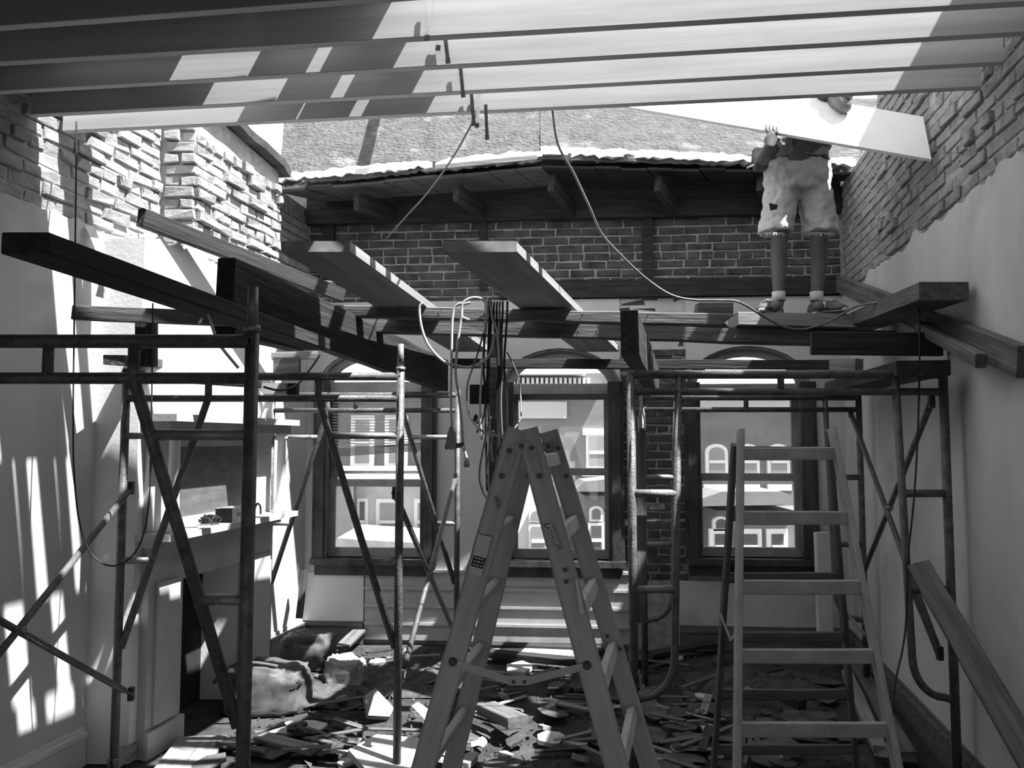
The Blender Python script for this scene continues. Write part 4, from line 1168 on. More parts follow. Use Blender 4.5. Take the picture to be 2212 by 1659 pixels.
for k, (x0, xe, ye, mt) in enumerate(((1052, 1040, 950, 'cord_l'), (1058, 1052, 1060, 'cord_d'), (1062, 1064, 1010, 'cord_d'), (1068, 1070, 1040, 'cord_d'), (1074, 1078, 1000, 'cord_d'), (1080, 1088, 990, 'cord_m'), (1086, 1080, 1030, 'cord_d'), (1096, 1092, 960, 'cord_d'), (1049, 1030, 935, 'cord_d'))):
    xm = (x0 + xe) / 2 + rr.uniform(-8, 8)
    lb = ['pale cord in the dark bundle, nearest the junction box', 'black cord reaching lowest in the hanging bundle', 'black cord in the hanging bundle behind the stepladder top', 'black cord in the hanging bundle behind the stepladder top', 'black cord in the hanging bundle behind the stepladder top', 'grey cord at the window side of the hanging bundle', 'black cord in the hanging bundle behind the stepladder top', 'black cord at the outer window side of the bundle, shortest', 'black cord passing in front of the junction box to a plug'][k]
    cord(lb, [(x0, 652, YC + .01 * k), (x0 - 1, 690, YC), (xm, 790, YC + .02), (xm + rr.uniform(-6, 6), 880, YC + .02), (xe, ye, YC + .02)], 0.006, mt, 'extension_cord', group=GC)
cord('black cord drooping in a wide loop to the top of the stepladder', [(1050, 700, YC), (1030, 770, YC), (1010, 830, YC - .2), (1012, 890, YC - .6), (1040, 930, YC - 1.2), (1075, 941, YC - 1.6), (1098, 938, 2.35)], 0.0045, 'cord_d', 'extension_cord', group=GC)
cord('grey cord curving from the bundle past the window frame', [(1095, 760, YC), (1118, 810, YC), (1125, 860, YC), (1125, 900, YC - .2), (1112, 925, YC - .6), (1095, 940, YC - 1.2)], 0.004, 'cord_m', 'extension_cord', group=GC)
cord('black loop of cord hanging lowest beside the stepladder hinge', [(1060, 900, YC), (1042, 980, YC), (1036, 1030, YC), (1044, 1062, YC), (1056, 1075, YC), (1052, 1010, YC), (1066, 930, YC)], 0.0055, 'cord_d', 'extension_cord', group=GC)
def plug(px, py, Y, lb, mt='cord_d', sz=(0.03, 0.022, 0.05)):
    c = at(px, py, Y); r_ = empty('plug', c, lb, 'plug')
    m_ = MB(); hx, hy, hz = sz[0] / 2, sz[1] / 2, sz[2]
    m_.loft([[c + Vector((sx * hx * k, sy * hy * k, -hz * t)) for sx, sy in ((-1, -1), (1, -1), (1, 1), (-1, 1))] for t, k in ((0, 0.35), (0.3, 0.8), (0.75, 1), (1, 0.9))], False)
    m_.build('plug_body', mt, r_)
    for s_ in (-0.3, 0.3):
        m_ = MB(); m_.box(c + Vector((sz[0] * s_, 0, -hz - 0.008)), (0.002, 0.006, 0.016)); m_.build('prong', 'zinc', r_)
plug(1008, 988, YC, 'black three-pin plug dangling at the end of the pale cord loop')
plug(1028, 895, YC - .03, 'small black plug hanging just below the junction box')
fp = MB()
c = at(975, 950, YC)
fp.loft([[c + Vector((x * w, y * 0.02, z)) for x, y in ((-1, -1), (1, -1), (1, 1), (-1, 1))] for z, w in ((0.07, 0.006), (0.03, 0.02), (-0.02, 0.028), (-0.05, 0.02))], False)
tag(fp.build('cord_wrap', 'sack'), 'dusty frayed wrapping at the end of a pale extension cord', 'wrap')
# junction box
jb = empty('junction_box', at(1037, 875, YC + .05), 'square black junction box hanging among the cord bundle', 'box')
m_ = MB(); m_.box(at(1037, 852, YC + .08), (0.108, 0.05, 0.102)); jbx = m_.build('box_body', 'cord_d', jb)
m_ = MB(); m_.box(at(1037, 852, YC + .053), (0.092, 0.006, 0.088)); fp_ = m_.build('cover_plate', 'cord_d', jb)
for dx, dz in ((-.022, .02), (.022, .02), (-.022, -.02), (.022, -.02)):
    m_ = MB(); m_.tube([at(1037, 852, YC + .05) + Vector((dx, 0.0, dz)), at(1037, 852, YC + .05) + Vector((dx, -0.003, dz))], 0.014, 10); m_.build('socket', 'ink', fp_)
m_ = MB(); m_.bar(at(962, 966, YC), at(1002, 961, YC), 0.03, 0.026); tag(m_.build('wood_cleat', 'old_m'), 'little dark wooden cleat tied among the cords below the frayed wrapping', 'cleat')

# ------------------------------------------------------------------ mantelpiece on the chimney breast
mt_ = empty('mantelpiece', cb(5.1, 0, 0.05), 'pale painted mantelpiece with columned overmantel round the fireplace', 'mantelpiece')
def mbx(y0, y1, z0, z1, o0, o1, name, mat='mantel', par=None, m_=None):
    mm = m_ or MB()
    vs = [cb(y, z, o) for o in (o0, o1) for y, z in ((y0, z0), (y1, z0), (y1, z1), (y0, z1))]
    mm.add(vs, [(3, 2, 1, 0), (4, 5, 6, 7), (0, 1, 5, 4), (1, 2, 6, 5), (2, 3, 7, 6), (3, 0, 4, 7)])
    return mm if m_ else mm.build(name, mat, par or mt_)
MY0, MY1 = 4.44, 5.80
for a, b_ in ((MY0, OY0), (OY1, MY1)):
    mm = MB(); mbx(a, b_, 0.0, 1.12, 0.001, 0.05, '', m_=mm); mbx(a + 0.05, b_ - 0.05, 0.16, 0.92, 0.05, 0.068, '', m_=mm); mbx(a - 0.01, b_ + 0.01, 0.0, 0.14, 0.05, 0.075, '', m_=mm)
    mm.build('pilaster', 'mantel', mt_)
mbx(OY0, OY1, OZ, 1.12, 0.001, 0.05, 'frieze')
mm = MB(); mbx(MY0 - 0.03, MY1 + 0.03, 1.12, 1.16, 0.001, 0.10, '', m_=mm); mbx(MY0 - 0.07, MY1 + 0.07, 1.16, 1.195, 0.001, 0.21, '', m_=mm); mm.build('mantel_shelf', 'mantel', mt_)
for y in (MY0 + 0.06, MY1 - 0.06):
    c = cb(y, 1.195, 0.14)
    m_ = MB(); m_.tube([c, c + Z * 0.03, c + Z * 0.031, c + Z * 0.06, c + Z * 0.50, c + Z * 0.501, c + Z * 0.53, c + Z * 0.545], [0.05, 0.05, 0.042, 0.033, 0.028, 0.042, 0.042, 0.042], 14); m_.build('column', 'white', mt_)
mm = MB(); mbx(MY0, MY0 + 0.22, 1.195, 1.74, 0.001, 0.03, '', m_=mm); mbx(MY1 - 0.22, MY1, 1.195, 1.74, 0.001, 0.03, '', m_=mm); mbx(MY0 + 0.22, MY1 - 0.22, 1.195, 1.25, 0.001, 0.03, '', m_=mm); mbx(MY0 + 0.22, MY1 - 0.22, 1.66, 1.74, 0.001, 0.03, '', m_=mm); mm.build('mirror_frame', 'mantel', mt_)
mbx(MY0 + 0.22, MY1 - 0.22, 1.25, 1.66, 0.001, 0.012, 'mirror_back', 'mantel_d')
mm = MB(); mbx(MY0 - 0.02, MY1 + 0.02, 1.74, 1.80, 0.001, 0.17, '', m_=mm); mbx(MY0 - 0.05, MY1 + 0.05, 1.80, 1.84, 0.001, 0.22, '', m_=mm); mm.build('upper_shelf', 'mantel', mt_)
# things on the shelves
def on_shelf(y, o, z=1.195): return cb(y, z, o)
c = on_shelf(5.12, 0.13)
bxo = empty('cardboard_carton', c, 'small printed carton lying on the mantel shelf', 'carton')
m_ = MB(); m_.lbox(c, D, NL, Z, -0.10, 0.12, -0.05, 0.06, 0.0, 0.085); m_.build('carton_body', 'plaster_b', bxo)
m_ = MB(); m_.lbox(c, D, NL, Z, -0.104, -0.10, -0.05, 0.06, 0.0, 0.085); m_.build('dark_end', 'ink', bxo)
m_ = MB(); [m_.lbox(c, D, NL, Z, x, x + w, 0.06, 0.061, 0.035, 0.055) for x, w in ((-0.04, 0.015), (-0.02, 0.008), (0.0, 0.02))]; m_.build('print', 'cord_m', bxo)
rng = random.Random(2)
m_ = MB()
base = on_shelf(4.90, 0.12)
for k in range(5):
    pts = [base + Vector((0.05 * math.cos(t + k), 0.05 * math.sin(t + k * 2), 0.012 + 0.01 * k)) for t in [i * 0.5 for i in range(13)]]
    m_.tube(smooth_path(pts, 3), 0.005, 6)
tag(m_.build('cable_coil', 'cord_d'), 'small coil of black cable on the mantel shelf beside the column', 'coil')
m_ = MB(); c = on_shelf(5.38, 0.14); m_.tube(smooth_path([c + Z * 0.01, c + Z * 0.06 + D * 0.01, c + Z * 0.085 + D * 0.04, c + Z * 0.06 + D * 0.08, c + Z * 0.01 + D * 0.085], 5), 0.007, 7)
tag(m_.build('iron_shackle', 'iron'), 'bent black iron hook standing on the mantel shelf beyond the carton', 'hook')
for y, o, lb in ((4.98, 0.10, 'scrap of broken plaster on the upper shelf, nearest the chimney corner'), (5.30, 0.12, 'scrap of broken plaster midway along the upper shelf'), (5.55, 0.11, 'upright scrap of plaster near the far end of the upper shelf')):
    c = cb(y, 1.84, o); m_ = MB()
    m_.prism([c + D * x + Z * z for x, z in ((-0.05, 0), (0.05, 0), (0.045, 0.05), (0.0, 0.075), (-0.04, 0.03))], NL * 0.03)
    tag(m_.build('plaster_scrap', 'chunk'), lb, 'plaster scrap')

# small box with switch on the scaffold under the heavy beam
sbx = empty('work_light', at(590, 858, 4.5), 'small pale box with a black clamp, on the scaffold rail under the heavy beam', 'lamp')
m_ = MB(); m_.box(at(596, 840, 4.5), (0.13, 0.08, 0.06)); m_.build('lamp_body', 'mantel', sbx)
m_ = MB(); m_.box(at(634, 842, 4.5), (0.05, 0.06, 0.07)); m_.build('clamp', 'ink', sbx)

# ------------------------------------------------------------------ the sheathing panel and the man carrying it
pA, pB = at(1290, 219, 5.10), at(2012, 344, 4.16)
tA, tB = at(1300, 130, 5.45), at(1994, 252, 4.38)
ax = (pB - pA).normalized()
nrm = ax.cross(tB - pB).normalized()
if nrm.y > 0: nrm = -nrm
m_ = MB(); m_.prism([pA, pB, tB, tA], -nrm * 0.018)
tag(m_.build('sheathing_panel', 'sheet'), 'long white sheathing panel held slanting overhead by the man', 'panel')

YM = 5.12
def mp(px, py, dy=0.0): return at(px, py, YM + dy)
man = empty('person', mp(1722, 672), 'person in cut-off denim shorts and trainers, stooping behind the white panel', 'person')
ZF = ms_a.z + 0.0425
# body: joints with radii, skinned
J = {}
def jt(n, p, r): J[n] = (Vector(p), r)
jt('pelvis', mp(1724, 362), (0.15, 0.11)); jt('belly', mp(1730, 330, -.02), (0.135, 0.105)); jt('chest', mp(1756, 264, -.15), (0.14, 0.11))
jt('neck', mp(1790, 226, -.34), 0.055); jt('skull', mp(1808, 202, -.50), 0.085); jt('crown', mp(1820, 172, -.50), 0.08)
jt('jaw', mp(1822, 226, -.60), 0.05); jt('chin', mp(1830, 238, -.635), 0.032); jt('nose', mp(1838, 208, -.66), 0.014)
for s_, hx, kx, ax_, in (('l', 1690, 1684, 1682), ('r', 1760, 1768, 1764)):
    jt('hip' + s_, mp(hx, 395), 0.085); jt('knee' + s_, mp(kx, 510, -.02), 0.057); jt('calf' + s_, mp(kx + (-2 if s_ == 'l' else 2), 560, .02), 0.056)
    jt('ankle' + s_, mp(ax_, 640, .01), 0.037); jt('heel' + s_, mp(ax_, 660, .02), 0.035); jt('toe' + s_, mp(ax_ - (8 if s_ == 'l' else -6), 662, -.17), 0.035)
upv = (tB - pB).normalized()
def edge_at(px):
    lo, hi = 0.0, 1.0
    for _ in range(50):
        t = (lo + hi) / 2; q = pA.lerp(pB, t) - Vector((0, 0, EYE))
        if CX + FPX * q.x / (q.y * _c + q.z * _s) < px: lo = t
        else: hi = t
    return pA.lerp(pB, lo)
eg = edge_at(1668)
jt('shl', mp(1704, 272, -.14), 0.062); jt('elbl', mp(1646, 348, -.16), 0.045); jt('wrl', eg - upv * 0.085 - nrm * 0.03 + Vector((-0.012, 0, 0)), 0.029); jt('palml', eg - upv * 0.035 - nrm * 0.012, (0.034, 0.02))
jt('shr', mp(1812, 262, -.18), 0.062); jt('elbr', mp(1856, 300, -.20), 0.045); jt('wrr', mp(1868, 284, -.38), 0.029); jt('palmr', mp(1874, 272, -.45), (0.034, 0.02))
E = [('pelvis', 'belly'), ('belly', 'chest'), ('chest', 'neck'), ('neck', 'skull'), ('skull', 'crown'), ('skull', 'jaw'), ('jaw', 'chin'), ('skull', 'nose'),
     ('pelvis', 'hipl'), ('pelvis', 'hipr'), ('chest', 'shl'), ('shl', 'elbl'), ('elbl', 'wrl'), ('wrl', 'palml'), ('chest', 'shr'), ('shr', 'elbr'), ('elbr', 'wrr'), ('wrr', 'palmr')]
for s_ in 'lr':
    E += [('hip' + s_, 'knee' + s_), ('knee' + s_, 'calf' + s_), ('calf' + s_, 'ankle' + s_), ('ankle' + s_, 'heel' + s_), ('heel' + s_, 'toe' + s_)]
# fingers curl over the lower edge onto the panel's face
for k, (dx, ln) in enumerate(((-12, 0.9), (-4.5, 1.05), (3, 1.0), (10.5, 0.8))):
    e_ = edge_at(1668 + dx)
    jt('fl%da' % k, e_ + nrm * 0.013 - upv * 0.012, 0.0095); jt('fl%db' % k, e_ + nrm * 0.017 + upv * 0.022 * ln, 0.0088); jt('fl%dc' % k, e_ + nrm * 0.011 + upv * 0.046 * ln, 0.0076)
    E += [('palml', 'fl%da' % k), ('fl%da' % k, 'fl%db' % k), ('fl%db' % k, 'fl%dc' % k)]
jt('thl1', eg - upv * 0.035 - nrm * 0.04 + Vector((0.03, 0, 0)), 0.011); jt('thl2', eg - upv * 0.005 - nrm * 0.048 + Vector((0.045, 0, 0)), 0.0095)
E += [('palml', 'thl1'), ('thl1', 'thl2')]
for k in range(4):
    jt('fr%da' % k, mp(1866 + 6 * k, 266, -.46), 0.009); jt('fr%db' % k, mp(1867 + 6 * k, 259, -.45), 0.008)
    E += [('palmr', 'fr%da' % k), ('fr%da' % k, 'fr%db' % k)]
names = list(J)
me = bpy.data.meshes.new('body')
org = wloc(man)
me.from_pydata([tuple(J[n][0] - org) for n in names], [(names.index(a), names.index(b_)) for a, b_ in E], [])
body = link('body', me, 'skin', man, org)
sk = body.modifiers.new('skin', 'SKIN'); sk.use_smooth_shade = True
sv = me.skin_vertices[0].data
for i, n in enumerate(names):
    r_ = J[n][1]
    sv[i].radius = r_ if isinstance(r_, tuple) else (r_, r_)
    sv[i].use_root = (n == 'pelvis')
body.modifiers.new('sub', 'SUBSURF').levels = 2
body.modifiers['sub'].render_levels = 2

def ring(c, rx, ry, n=20, ax=Vector((1, 0, 0)), ay=Vector((0, 1, 0)), seed=0, wob=0.0):
    out = []
    for k in range(n):
        t = 2 * math.pi * k / n
        w = 1 + wob * noise.noise(Vector((math.cos(t) * 2, math.sin(t) * 2, c.z * 14 + seed)))
        out.append(c + ax * (rx * math.cos(t) * w) + ay * (ry * math.sin(t) * w))
    return out
def remeshed(mb, name, mat, parent, voxel=0.011, sm=3):
    o = mb.build(name, mat, parent)
    r_ = o.modifiers.new('remesh', 'REMESH'); r_.mode = 'VOXEL'; r_.voxel_size = voxel; r_.use_smooth_shade = True
    s_ = o.modifiers.new('smooth', 'SMOOTH'); s_.iterations = sm; s_.factor = 0.5
    return o
m_ = MB()
m_.loft([ring(mp(1722, y), rx, ry, wob=0.03) for y, rx, ry in ((346, 0.205, 0.135), (352, 0.21, 0.14), (375, 0.215, 0.15), (400, 0.215, 0.15), (415, 0.2, 0.14))])
for s_, xs in (('l', (1690, 1686, 1680, 1674)), ('r', (1757, 1762, 1768, 1774))):
    m_.loft([ring(mp(x, y), rx, 0.115 + 0.004 * i, wob=0.07, seed=3 if s_ == 'l' else 8) for i, (x, y, rx) in enumerate(zip(xs, (395, 430, 465, 503), (0.105, 0.105, 0.106, 0.108)))])
shorts = remeshed(m_, 'shorts', 'denim', man, 0.010, 2)
tx = bpy.data.textures.new('folds', 'CLOUDS'); tx.noise_scale = 0.055
dm = shorts.modifiers.new('folds', 'DISPLACE'); dm.texture = tx; dm.strength = 0.034; dm.mid_level = 0.5
m_ = MB(); rr = random.Random(8)
for xs in ((1643, 1706), (1740, 1812)):
    for k in range(26):
        x = xs[0] + (xs[1] - xs[0]) * k / 25
        t = (k / 25) * math.pi
        p_ = mp(x, 502, -0.115 * math.sin(t) - 0.006)
        m_.tube([p_, p_ + Vector((rr.uniform(-.006, .006), -0.004, -rr.uniform(0.008, 0.03)))], 0.0018, 4)
m_.build('frayed_hem', 'white', shorts)
m_ = MB(); m_.prism([mp(x, y, -0.148) for x, y in ((1661, 439), (1680, 443), (1678, 452), (1664, 455))], (0, -0.004, 0)); m_.build('torn_hole', 'ink', shorts)
m_ = MB(); m_.tube([mp(1740 - 0, y, -0.155) for y in (350, 372, 392)], 0.003, 5); m_.build('fly_seam', 'denim', shorts)
m_ = MB(); m_.loft([ring(mp(1722, y), 0.208, 0.142) for y in (344, 353)]); m_.build('belt', 'leather', man)
m_ = MB()
m_.loft([ring(mp(x, y, dy), rx, ry, wob=0.06, seed=5) for x, y, dy, rx, ry in ((1722, 350, 0, 0.205, 0.145), (1724, 335, -.01, 0.20, 0.145), (1732, 312, -.05, 0.19, 0.13), (1750, 280, -.12, 0.19, 0.115), (1762, 260, -.18, 0.16, 0.10), (1778, 242, -.25, 0.09, 0.075))])
for a, b_ in ((('shl'), ('elbl')), (('shr'), ('elbr'))):
    p_, q_ = J[a][0], J[b_][0]; d_ = (q_ - p_)
    m_.tube([p_ - d_ * 0.2, p_ + d_ * 0.6], [0.08, 0.075], 12)
shirt = remeshed(m_, 'tee_shirt', 'shirt', man, 0.011, 3)
dm = shirt.modifiers.new('folds', 'DISPLACE'); dm.texture = tx; dm.strength = 0.03; dm.mid_level = 0.5
# hair
m_ = MB(); m_.sphere(J['crown'][0] + Vector((0, 0.02, 0.03)), (0.088, 0.10, 0.075)); m_.sphere(J['skull'][0] + Vector((-0.02, 0.04, 0.03)), (0.085, 0.085, 0.09))
remeshed(m_, 'hair', 'hair', man, 0.012)
# eyes and mouth, small and mostly hidden
for dx in (-6, 7):
    m_ = MB(); m_.sphere(mp(1832 + dx, 204, -.60), 0.011, nu=8, nv=6); m_.build('eye', 'white', man)
# shoes
for x, tdx in ((1677, -6), (1770, 5)):
    m_ = MB(); c = mp(x, 672); zb2 = ZF + 0.001
    dr = Vector((-0.62, -0.78, 0)).normalized() if tdx < 0 else Vector((0.42, -0.9, 0)).normalized(); sd_ = Vector((-dr.y, dr.x, 0))
    heel = Vector((c.x, c.y + 0.03, zb2)) - dr * 0.05
    def foot(t, w, h): return [heel + dr * (0.30 * t - 0.02) + sd_ * (-sx * w * 1.18) + Z * z for sx, z in ((-1, 0.0), (-1.05, 0.025), (-0.9, h * 0.6), (-0.5, h), (0.5, h), (0.9, h * 0.6), (1.05, 0.025), (1, 0.0))]
    m_.loft([foot(0, 0.030, 0.085), foot(0.15, 0.040, 0.10), foot(0.4, 0.043, 0.095), foot(0.6, 0.048, 0.075), foot(0.85, 0.047, 0.055), foot(1.0, 0.028, 0.035)])
    shoe = m_.build('shoe', 'shoe', man)
    shoe.modifiers.new('sub', 'SUBSURF').render_levels = 2
    m_ = MB()
    for k in range(4):
        t = 0.42 + 0.09 * k
        q_ = heel + dr * (0.30 * t - 0.02)
        h_ = 0.100 - 0.055 * (t - 0.4)
        m_.tube([q_ + sd_ * 0.036 + Z * (h_ - 0.014), q_ + Z * (h_ + 0.002) - dr * 0.004, q_ - sd_ * 0.036 + Z * (h_ - 0.012)], 0.0045, 5)
    m_.build('laces', 'shoe_w', shoe)
    m_ = MB()
    for sg in (-1, 1):
        m_.loft([[heel + dr * (0.30 * t - 0.02) + sd_ * (sg * w_) + Z * z_ for w_, z_ in ((0.050, 0.028), (0.056, 0.028), (0.050, 0.072), (0.044, 0.072))] for t in (0.3, 0.45, 0.62)], False)
    m_.build('side_panel', 'shoe_w', shoe)
    m_ = MB(); m_.loft([[heel + dr * (0.13 + 0.155 * math.cos(a_)) + sd_ * (w * math.sin(a_)) + Z * z for a_ in [2 * math.pi * i / 18 for i in range(18)]] for z, w in ((0.0, 0.056), (0.02, 0.057))]); m_.build('sole', 'shoe_w', shoe)
    a_ = J['ankle' + ('l' if tdx < 0 else 'r')][0]; m_ = MB()
    m_.tube([a_ + Vector((0, 0, 0.028)), a_, a_ + Vector((0, 0, -0.03))], [0.043, 0.042, 0.045], 14); m_.build('sock', 'shoe_w', man)
# pouch on the belt
m_ = MB(); c = mp(1640, 352, -.02); m_.loft([[c + Vector((x * w, y * 0.03, z)) for x, y in ((-1, -1), (1, -1), (1, 1), (-1, 1))] for z, w in ((0.09, 0.035), (0.02, 0.042), (-0.05, 0.03))], False); po = m_.build('tool_pouch', 'leather', man)
m_ = MB(); m_.tube([c + Vector((-0.03, -0.03, -0.02)), c + Vector((-0.09, -0.03, -0.045))], 0.006, 6); m_.build('pouch_tool', 'zinc', po)

# ------------------------------------------------------------------ floor clutter
rnd = random.Random(77)
def fit_floor(mb, z=0.004):
    lo = min(v.z for v in mb.v)
    for v in mb.v: v.z += z - lo
def lying(name, label, cat, pa, pb, w, h, mat, lift=0.0, group=None, tilt=0.0, ragged=0.03):
    a, b_ = onz(pa[0], pa[1], 0.01), onz(pb[0], pb[1], 0.01)
    z0 = h / 2 + 0.006 + lift
    return board(name, label, cat, Vector((a.x, a.y, z0)), Vector((b_.x, b_.y, z0 + tilt)), w, h, mat, group, ragged=ragged, jit=0.002)
lying('floor_plank', 'wide dusty plank lying flat on the floor below the fireplace', 'plank', (440, 1596), (340, 1740), 0.27, 0.03, 'old_l')
lying('floor_plank', 'narrow board with nails lying beside the wide dusty plank near the baseboard', 'plank', (372, 1562), (240, 1680), 0.06, 0.05, 'old_l', lift=0.04)
lying('floor_plank', 'dark board lying along the boarding under the middle window', 'plank', (1020, 1402), (1320, 1412), 0.10, 0.04, 'old', lift=0.02)
lying('floor_plank', 'dark tapered board lying in the sunny patch under the middle window', 'plank', (1050, 1425), (1250, 1446), 0.11, 0.05, 'old', lift=0.03)
lying('floor_plank', 'dark board propped on rubble before the plasterboard patch', 'plank', (735, 1420), (800, 1372), 0.11, 0.025, 'old_m', lift=0.06, tilt=0.06)
lying('floor_plank', 'long curved board end in the sunlit rubble near the scaffold post', 'plank', (560, 1608), (688, 1640), 0.10, 0.03, 'old_l', lift=0.03)
lying('floor_plank', 'long timber along the baseboard, behind the paint-spattered ladder', 'timber', (1845, 1440), (1962, 1660), 0.10, 0.05, 'old_m', lift=0.03)
lying('floor_plank', 'second long timber beside the first along the dark baseboard', 'timber', (1830, 1480), (1905, 1660), 0.07, 0.05, 'old_l', lift=0.06)
lying('floor_plank', 'dark board crossing the rubble before the bare brick pier', 'plank', (1398, 1432), (1560, 1404), 0.10, 0.03, 'old', lift=0.05)
lying('floor_plank', 'dark strip on the floor beneath the lowest ladder rung', 'plank', (1640, 1600), (1800, 1620), 0.05, 0.03, 'old', lift=0.02)
lying('floor_block', 'square wooden block tilted in the rubble between the stepladder legs', 'block', (1050, 1560), (1120, 1606), 0.13, 0.06, 'old_m', lift=0.06, tilt=0.03, ragged=0.0)
lying('floor_block', 'short dark block of wood by the baseboard below the sunlit plaster wall', 'block', (176, 1632), (236, 1618), 0.10, 0.07, 'old', ragged=0.01)
# hammer
hm = empty('sledge_hammer', onz(1660, 1524, 0.02), 'long-handled hammer lying behind the paint-spattered ladder', 'hammer')
a, b_ = onz(1612, 1506, 0.03), onz(1716, 1536, 0.03)
m_ = MB(); m_.tube([a + Z * 0.05, b_ + Z * 0.06], [0.017, 0.015], 8); m_.build('handle', 'old_l', hm)
m_ = MB(); d_ = Vector((0.3, -1, 0)).normalized(); m_.bar(b_ - d_ * 0.08 + Z * 0.06, b_ + d_ * 0.08 + Z * 0.06, 0.06, 0.06); m_.build('head', 'iron', hm)

def lump(name, label, cat, px, py, size, mat, seed, flat=0.0):
    c = onz(px, py, 0.0); m_ = MB(); nu, nv = 54, 30
    rings = []
    pw = lambda a: math.copysign(abs(a) ** 0.62, a)
    for j in range(1, nv):
        ph = math.pi * j / nv; ring_ = []
        for i in range(nu):
            t = 2 * math.pi * i / nu
            v = Vector((math.sin(ph) * math.cos(t), math.sin(ph) * math.sin(t), -math.cos(ph)))
            q = v * 1.7 + Vector((seed, 0, 0))
            k = 1 + 0.22 * noise.noise(q) - 0.16 * abs(noise.noise(v * 3.1 + Vector((seed, 3, 0)))) - 0.09 * abs(noise.noise(v * 7.5 + Vector((seed, 7, 0))))
            sag = 0.22 * max(0, v.z) * noise.noise(Vector((v.x * 2, v.y * 2, seed + 4)))
            ring_.append(c + Vector((pw(v.x) * size[0] * k, pw(v.y) * size[1] * k, max(-size[2] * 0.6, pw(v.z) * size[2] * (k - 0.15 + sag)))))
        rings.append(ring_)
    m_.loft(rings, True, True)
    fit_floor(m_)
    return tag(m_.build(name, mat), label, cat)
bag = lump('canvas_bag', 'slumped dark canvas tool bag on the floor in front of the fireplace', 'bag', 574, 1532, (0.30, 0.17, 0.20), 'leather', 3)
cbag = onz(520, 1470, 0.0)
m_ = MB(); m_.tube(smooth_path([at(462, 1475, 5.0), at(500, 1440, 4.95), at(545, 1432, 4.93), at(600, 1440, 4.95)], 5), 0.012, 6); m_.build('strap', 'leather', bag)
m_ = MB(); m_.box(at(500, 1448, 4.9), (0.03, 0.008, 0.022)); m_.build('buckle', 'zinc', bag)
lump('burlap_sack', 'pale crumpled sack heaped among the rubble near the plasterboard patch', 'sack', 745, 1490, (0.15, 0.13, 0.16), 'sack', 9)
lump('burlap_sack', 'dark stuffed sack behind the canvas tool bag', 'sack', 668, 1440, (0.22, 0.16, 0.18), 'leather', 14)
def heap(label, px, py, rx, ry, h, seed):
    c = onz(px, py, 0.0); m_ = MB(); n = 26
    rr = random.Random(seed); g_ = []
    for j in range(n + 1):
        for i in range(n + 1):
            u, v = 2 * i / n - 1, 2 * j / n - 1
            f = max(0, 1 - u * u - v * v) ** 0.8
            z = h * f * (0.7 + 0.7 * noise.noise(Vector((u * 2, v * 2, seed)))) + f * rr.uniform(-0.012, 0.02)
            g_.append(c + Vector((u * rx, v * ry, max(-0.004, z) + 0.004)))
    fs = [(j * (n + 1) + i, j * (n + 1) + i + 1, (j + 1) * (n + 1) + i + 1, (j + 1) * (n + 1) + i) for j in range(n) for i in range(n)]
    m_.add(g_, fs, False)
    return tag(m_.build('rubble_heap', 'rubble'), label, 'rubble heap')
heap('low heap of dark rubble by the scaffold with rounded ladder ends', 1640, 1480, 0.5, 0.3, 0.11, 21)
heap('low heap of dark rubble behind the middle scaffold post', 840, 1470, 0.45, 0.4, 0.10, 25)
heap('low heap of dark rubble spilling from the canvas tool bag', 690, 1500, 0.40, 0.3, 0.12, 27)

def slab(name, label, cat, px, py, sx, sy, th, mat, seed, tilt=(0, 0), rotz=0, group=None, lift=0.0):
    r_ = random.Random(seed); c = onz(px, py, 0.02); n = r_.randint(5, 8); m_ = MB()
    R = Matrix.Rotation(rotz, 3, 'Z') @ Matrix.Rotation(tilt[0], 3, 'X') @ Matrix.Rotation(tilt[1], 3, 'Y')
    poly = []
    for i in range(n):
        t = 2 * math.pi * (i + r_.uniform(-0.25, 0.25)) / n; k = r_.uniform(0.75, 1.15)
        poly.append(R @ Vector((sx * k * math.cos(t), sy * k * math.sin(t), r_.uniform(-0.1, 0.1) * th)))
    m_.prism([c + p for p in poly], R @ Vector((0, 0, th)))
    fit_floor(m_, 0.004 + lift)
    return tag(m_.build(name, mat), label, cat, group)
slab('plaster_slab', 'large bright white plaster slab in the sun at the foot of the stepladder', 'slab', 835, 1650, 0.22, 0.20, 0.035, 'chunk', 1, (0.12, 0.1), lift=0.02)
slab('plaster_slab', 'pale slab standing half upright in the shade beside the middle scaffold post', 'slab', 810, 1545, 0.13, 0.11, 0.03, 'sack', 2, (0.6, 0.25), 0.4)
slab('plaster_slab', 'pale flat slab in the sun next to the near scaffold post', 'slab', 640, 1575, 0.17, 0.09, 0.02, 'chunk', 5, (0.08, 0.0), 0.3)
slab('plaster_slab', 'pale slab leaning against the stepladder leg in the sun', 'slab', 915, 1560, 0.08, 0.1, 0.025, 'chunk', 6, (0.5, 0.2), 0.9)
slab('plaster_slab', 'broad dusty slab in the sun at the bottom edge of the photo by the near post', 'slab', 470, 1690, 0.2, 0.14, 0.02, 'chunk', 12, (0.05, 0.02), 0.2)
slab('plaster_slab', 'pale rubble slab glaring in the sun under the middle window', 'slab', 1150, 1412, 0.36, 0.10, 0.03, 'chunk', 13, (0.05, 0.0), 0.0)
slab('plaster_slab', 'pale broken slab behind the spreader bar of the stepladder', 'slab', 1120, 1448, 0.13, 0.12, 0.03, 'chunk', 19, (0.1, 0.0), 0.2)
slab('plaster_slab', 'small pale slab in a sun fleck between the stepladder legs', 'slab', 1190, 1600, 0.11, 0.09, 0.025, 'chunk', 23, (0.1, 0.1), 0.2)
